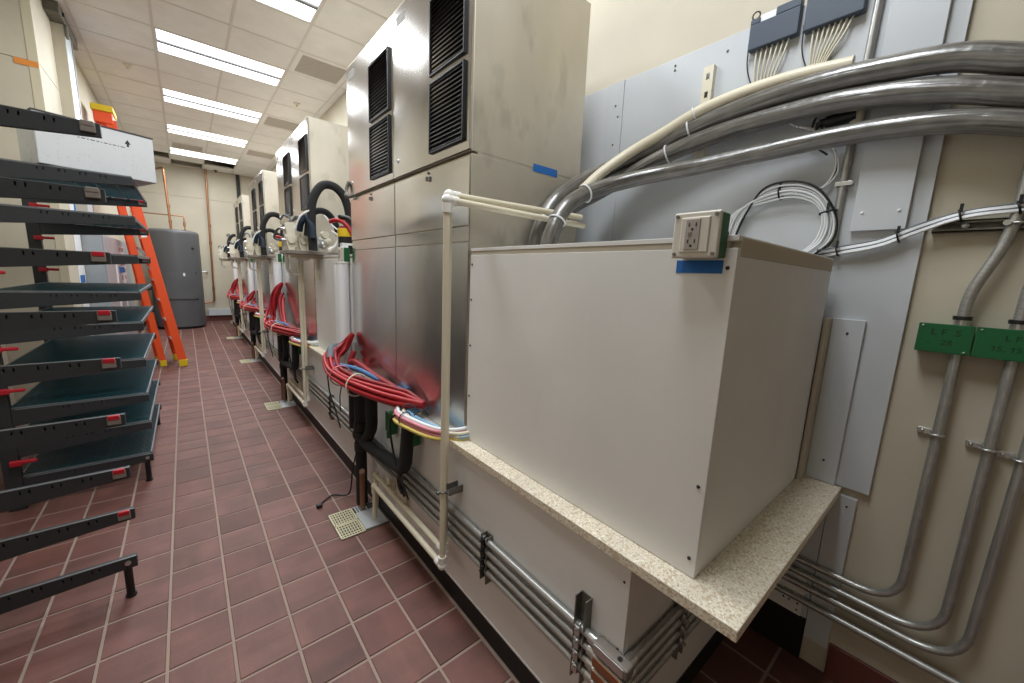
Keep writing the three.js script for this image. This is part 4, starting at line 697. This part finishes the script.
// ---------------------------------------------------------------- ladder
{
  const t = thing('step_ladder', 'orange fibreglass step ladder with yellow feet by the left wall', 'ladder', [-0.28, 0, -7.9]);
  const T = 3.38, stile = (a, b, w, nm) => part(t, nm, mg(bar(a, b, w, 0.028, V(0, 0, 1)), bar([a[0], a[1], a[2] + 0.018], [b[0], b[1], b[2] + 0.018], w + 0.014, 0.006, V(0, 0, 1)), bar([a[0], a[1], a[2] - 0.018], [b[0], b[1], b[2] - 0.018], w + 0.014, 0.006, V(0, 0, 1))), M.orange);
  const fr = [[[-0.125, 0.09, -7.63], [-0.61, T, -7.76]], [[-0.2, 0.09, -8.17], [-0.63, T, -8.02]]], bk = [[[-0.355, 0.07, -7.74], [-0.72, T, -7.79]], [[-0.42, 0.07, -8.12], [-0.74, T, -8.0]]];
  fr.forEach(([a, b]) => { stile(a, b, 0.085, 'front_rail'); part(t, 'foot', bb(a[0] - 0.045, a[0] + 0.06, 0, 0.1, a[2] - 0.03, a[2] + 0.03, 0.006), M.yellow, 'yellow foot'); });
  bk.forEach(([a, b]) => { stile(a, b, 0.06, 'rear_rail'); part(t, 'foot', bb(a[0] - 0.03, a[0] + 0.045, 0, 0.09, a[2] - 0.028, a[2] + 0.028, 0.006), M.yellow, 'yellow foot'); });
  for (let k = 1; k < 11; k++) { const s = k / 11, L = (p) => pt(p[0]).lerp(pt(p[1]), s), a = L(fr[0]), b = L(fr[1]); part(t, 'step', bar(a, b, 0.09, 0.025), M.alu); if (k % 3 === 2) part(t, 'rear_brace', bar(L(bk[0]), L(bk[1]), 0.03, 0.02), M.alu); }
  part(t, 'spreader', mg(bar([-0.33, 1.55, -7.7], [-0.5, 1.75, -7.77], 0.006, 0.03), bar([-0.36, 1.4, -8.1], [-0.53, 1.6, -8.05], 0.006, 0.03)), M.alu);
  for (const s of [0.56]) { const p = pt(fr[0][0]).lerp(pt(fr[0][1]), s); part(t, 'sticker', bar([p.x, p.y - 0.08, p.z + 0.0225], [p.x - 0.0225, p.y + 0.08, p.z + 0.019], 0.06, 0.002, V(0, 0, 1)), M.whitePlastic, 'white safety sticker'); }
  part(t, 'top_cap', bb(-0.78, -0.57, T + 0.09, T + 0.17, -8.08, -7.7, 0.012), M.yellow, 'yellow top cap'); part(t, 'cap_skirt', bb(-0.765, -0.585, T - 0.05, T + 0.09, -8.06, -7.72, 0.01), M.orange);
}
// ---------------------------------------------------------------- shelving rack with wire trays
{
  const Z = [-2.338, -3.62, -4.9], LV = [2.06, 1.812, 1.562, 1.322, 1.118, 0.866, 0.617, 0.415, 0.18], XE = [-0.215, -0.225, -0.232, -0.237, -0.242, -0.25, -0.256, -0.258, -0.27], XP = -0.9;
  const t = thing('shelving_rack', 'black cantilever shelving rack with dark teal wire trays', 'shelving rack', [-0.6, 0, -3.6]);
  Z.forEach((z, n) => {
    part(t, 'upright', mg(bb(XP - 0.035, XP + 0.035, 0, 2.25, z - 0.02, z - 0.016), bb(XP - 0.035, XP - 0.031, 0, 2.25, z - 0.016, z + 0.016), bb(XP + 0.031, XP + 0.035, 0, 2.25, z - 0.016, z + 0.016), bb(XP - 0.035, XP + 0.035, 0, 2.25, z + 0.016, z + 0.02)), M.rack);
    LV.forEach((y, i) => {
      const xe = XE[i], base = i === 8, h0 = base ? 0.05 : 0.046, h1 = base ? 0.085 : 0.1;
      const slots = []; for (let k = 0; k < 4; k++) for (const e of [0, 0.024]) { const x = xe - 0.12 - k * 0.085 - e; slots.push([[x - 0.0028, y - 0.003], [x - 0.0028, y + 0.012], [x + 0.0028, y + 0.012], [x + 0.0028, y - 0.003]]); }
      const o = [[XP + 0.036, y + 0.02], [xe, y + 0.02], [xe, y + 0.02 - h0], [XP + 0.036, y + 0.02 - h1]];
      const a = part(t, 'arm', mg(extrude(o, z, z + 0.014, slots), extrude(o, z - 0.014, z)), M.rack);
      part(a, 'edge', bb(XP + 0.05, xe - 0.002, y + 0.0202, y + 0.0225, z + 0.004, z + 0.0142), M.rackEdge);
      if (!base && n !== 1) { part(a, 'clip', mg(bb(xe - 0.055, xe - 0.012, y - 0.018, y + 0.018, z + 0.0142, z + 0.024, 0.004)), M.clipGrey); part(a, 'tab', bb(xe - 0.052, xe - 0.015, y + 0.004, y + 0.0235, z + 0.01, z + 0.0265, 0.003), n === 0 && i > 1 || n === 2 ? M.redPlastic : M.clipGrey); }
      if (base) { part(t, 'foot', mg(cyl(0.015, 0.012, y, xe - 0.035, z, 12), cyl(0.02, 0, 0.014, xe - 0.035, z, 14)), M.black); part(a, 'bolt', cylDir([xe - 0.03, y - 0.002, z + 0.017], [0, 0, 1], 0.011, 0.006, 12), M.zinc); }
      if (n) part(a, 'red_lever', mg(bb(XP + 0.03, XP + 0.11, y - 0.115, y - 0.095, z + 0.018, z + 0.04, 0.007), bb(XP + 0.0, XP + 0.05, y - 0.125, y - 0.09, z + 0.018, z + 0.045, 0.008)), M.redPlastic, 'red plastic lever');
    });
  });
  LV.forEach((y, i) => {
    const x0 = XP + 0.02, x1 = XE[i] - 0.005, y0 = y + 0.023, za = Z[2] + 0.016, zb = Z[1] - 0.0;
    const tr = part(t, 'tray', mg(bb(x1 - 0.008, x1, y0 - 0.012, y0 + 0.008, za, zb), bb(x0, x0 + 0.008, y0 - 0.002, y0 + 0.008, za, zb), bb(x0, x1, y0, y0 + 0.008, za, za + 0.008), bb(x0, x1, y0, y0 + 0.008, zb - 0.008, zb)), M.rackEdge, 'wire tray rim');
    const w = []; const n = 46; for (let k = 1; k < n; k++) { const z = za + (zb - za) * k / n; w.push(bb(x0 + 0.004, x1 - 0.004, y0 + 0.001, y0 + 0.006, z - 0.0045, z + 0.0045)); }
    for (let k = 1; k < 6; k++) { const x = x0 + (x1 - x0) * k / 6; w.push(bb(x - 0.003, x + 0.003, y0 - 0.005, y0 + 0.001, za, zb)); }
    const m = part(tr, 'wire_grid', mg(w), M.teal); m.userData.kind = 'stuff';
  });
}
// carton on the rack
{
  const c = document.createElement('canvas'); c.width = 1024; c.height = 512; const x = c.getContext('2d');
  x.fillStyle = '#d2d4d6'; x.fillRect(0, 0, 1024, 512); x.fillStyle = '#24262a';
  x.beginPath(); x.moveTo(745, 120); x.lineTo(775, 70); x.lineTo(805, 120); x.lineTo(786, 120); x.lineTo(786, 150); x.lineTo(764, 150); x.lineTo(764, 120); x.fill();
  let px = 330; for (const w of [30, 60, 26, 70, 44, 20, 60, 34, 56, 24, 70]) { x.fillRect(px, 160, w * 0.55, 9); px += w * 0.55 + 14; }
  const r2 = () => rnd(); x.fillStyle = 'rgba(150,154,160,0.14)'; for (let k = 0; k < 90; k++) { x.beginPath(); x.ellipse(r2() * 1024, 180 + r2() * 320, 4 + r2() * 12, 3 + r2() * 8, r2() * 3, 0, 6.3); x.fill(); }
  const tx = new THREE.CanvasTexture(c); tx.colorSpace = THREE.SRGBColorSpace;
  const X1 = -0.103, X0 = X1 - 0.535, Y0 = 2.0925, Y1 = 2.378, Zf = -3.79, Zb = -4.15;
  const t = thing('metal_carton', 'long pale grey box with an up arrow on top of the shelving rack', 'box', [X1, Y0, Zf]);
  part(t, 'case', bb(X0, X1, Y0, Y1, Zb, Zf, 0.003), M.carton);
  const g = new THREE.PlaneGeometry(X1 - X0 - 0.008, Y1 - Y0 - 0.008); g.translate((X0 + X1) / 2, (Y0 + Y1) / 2, Zf + 0.0006); part(t, 'print', g, std('#ffffff', { map: tx, roughness: 0.5 }), 'small dark print and arrow');
  part(t, 'rim', mg(bb(X0 - 0.002, X1 + 0.002, Y1, Y1 + 0.009, Zf - 0.012, Zf + 0.002), bb(X1 - 0.01, X1 + 0.002, Y1, Y1 + 0.009, Zb, Zf - 0.012), bb(X0 - 0.002, X0 + 0.01, Y1, Y1 + 0.009, Zb, Zf - 0.012)), M.cartonEdge, 'dark top rim');
  t.rotation.y = 0.365;                         // it lies askew on the rack
}
// ---------------------------------------------------------------- left wall fittings
{
  const t = thing('steel_channel', 'upright galvanised channel on the left wall reaching the ceiling', 'channel', [-0.8, 1.86, -6.55]);
  part(t, 'web', bb(XL + 0.001, -0.762, 1.86, HC - 0.1, -6.37, -6.36), M.wall); part(t, 'flange', bb(-0.768, -0.76, 1.86, HC - 0.1, -6.68, -6.372), std('#ccd6de', { roughness: 0.4, metalness: 0.3 })); part(t, 'web', bb(XL + 0.001, -0.755, 1.86, HC - 0.1, -6.74, -6.7), M.galv);
  part(t, 'head_bracket', mg(bb(XL + 0.001, -0.745, HC - 0.1, HC - 0.001, -7.0, -6.1, 0.006), bb(-0.76, -0.74, HC - 0.2, HC - 0.09, -6.45, -6.36)), M.galvDark); part(t, 'bolt', cylDir([-0.742, HC - 0.05, -6.25], [1, 0, 0], 0.018, 0.02), M.black);
  solo('orange_tape', 'strip of orange tape high on the cream wall corner', 'tape', bb(-0.99, -0.852, 3.186, 3.235, ZJ + 0.0065, ZJ + 0.0075), M.tapeOrange);
  const c = thing('wall_cabinet', 'long grey metal cabinet on the left wall behind the ladder', 'cabinet', [-0.76, 0.25, -7.7]);
  part(c, 'body', bb(XL + 0.001, -0.69, 0.25, 1.84, -9.0, -6.4, 0.006), M.cabinet);
  part(c, 'door', bb(-0.69, -0.68, 0.27, 1.82, -7.25, -6.42, 0.003), M.cabinet); part(c, 'door', bb(-0.69, -0.68, 0.27, 1.82, -8.1, -7.26, 0.003), M.cabinet); part(c, 'door', bb(-0.69, -0.68, 0.27, 1.82, -8.98, -8.11, 0.003), M.cabinet);
  const cn = document.createElement('canvas'); cn.width = 128; cn.height = 256; const x = cn.getContext('2d'); x.fillStyle = '#d8c6c4'; x.fillRect(0, 0, 128, 256); x.fillStyle = '#7d4a4e'; for (let j = 0; j < 5; j++) for (let i = 0; i < 3; i++) x.fillRect(8 + i * 40, 10 + j * 50, 28, 30);
  const tx = new THREE.CanvasTexture(cn); tx.colorSpace = THREE.SRGBColorSpace;
  const g = new THREE.PlaneGeometry(0.6, 0.5); g.rotateY(Math.PI / 2); g.translate(-0.6785, 1.5, -8.0); part(c, 'chart_sticker', g, std('#ffffff', { map: tx, roughness: 0.6 }), 'chart sticker with dark blocks');
  part(c, 'tape', bb(-0.6795, -0.678, 0.9, 1.5, -7.35, -7.2), M.whitePlastic); part(c, 'tape', bb(-0.6795, -0.678, 0.7, 1.4, -8.1, -7.9), M.whitePlastic); part(c, 'tape', bb(-0.6795, -0.6775, 1.38, 1.46, -8.12, -7.5), M.tapeBlue);
  const w = thing('plastic_sheet', 'white plastic sheet taped with blue tape to the left wall', 'sheet', [XL + 0.005, 0.6, -6.15]);
  part(w, 'sheet', bb(XL + 0.001, XL + 0.006, 0.6, 2.2, -6.35, -6.02, 0.002), M.whitePlastic); part(w, 'tape', bb(XL + 0.0061, XL + 0.0072, 2.02, 2.22, -6.32, -6.22), M.tapeBlue); part(w, 'tape', bb(XL + 0.0061, XL + 0.0072, 1.3, 1.38, -6.3, -6.05), M.tapeBlue);
}
renderer.render(scene, camera);
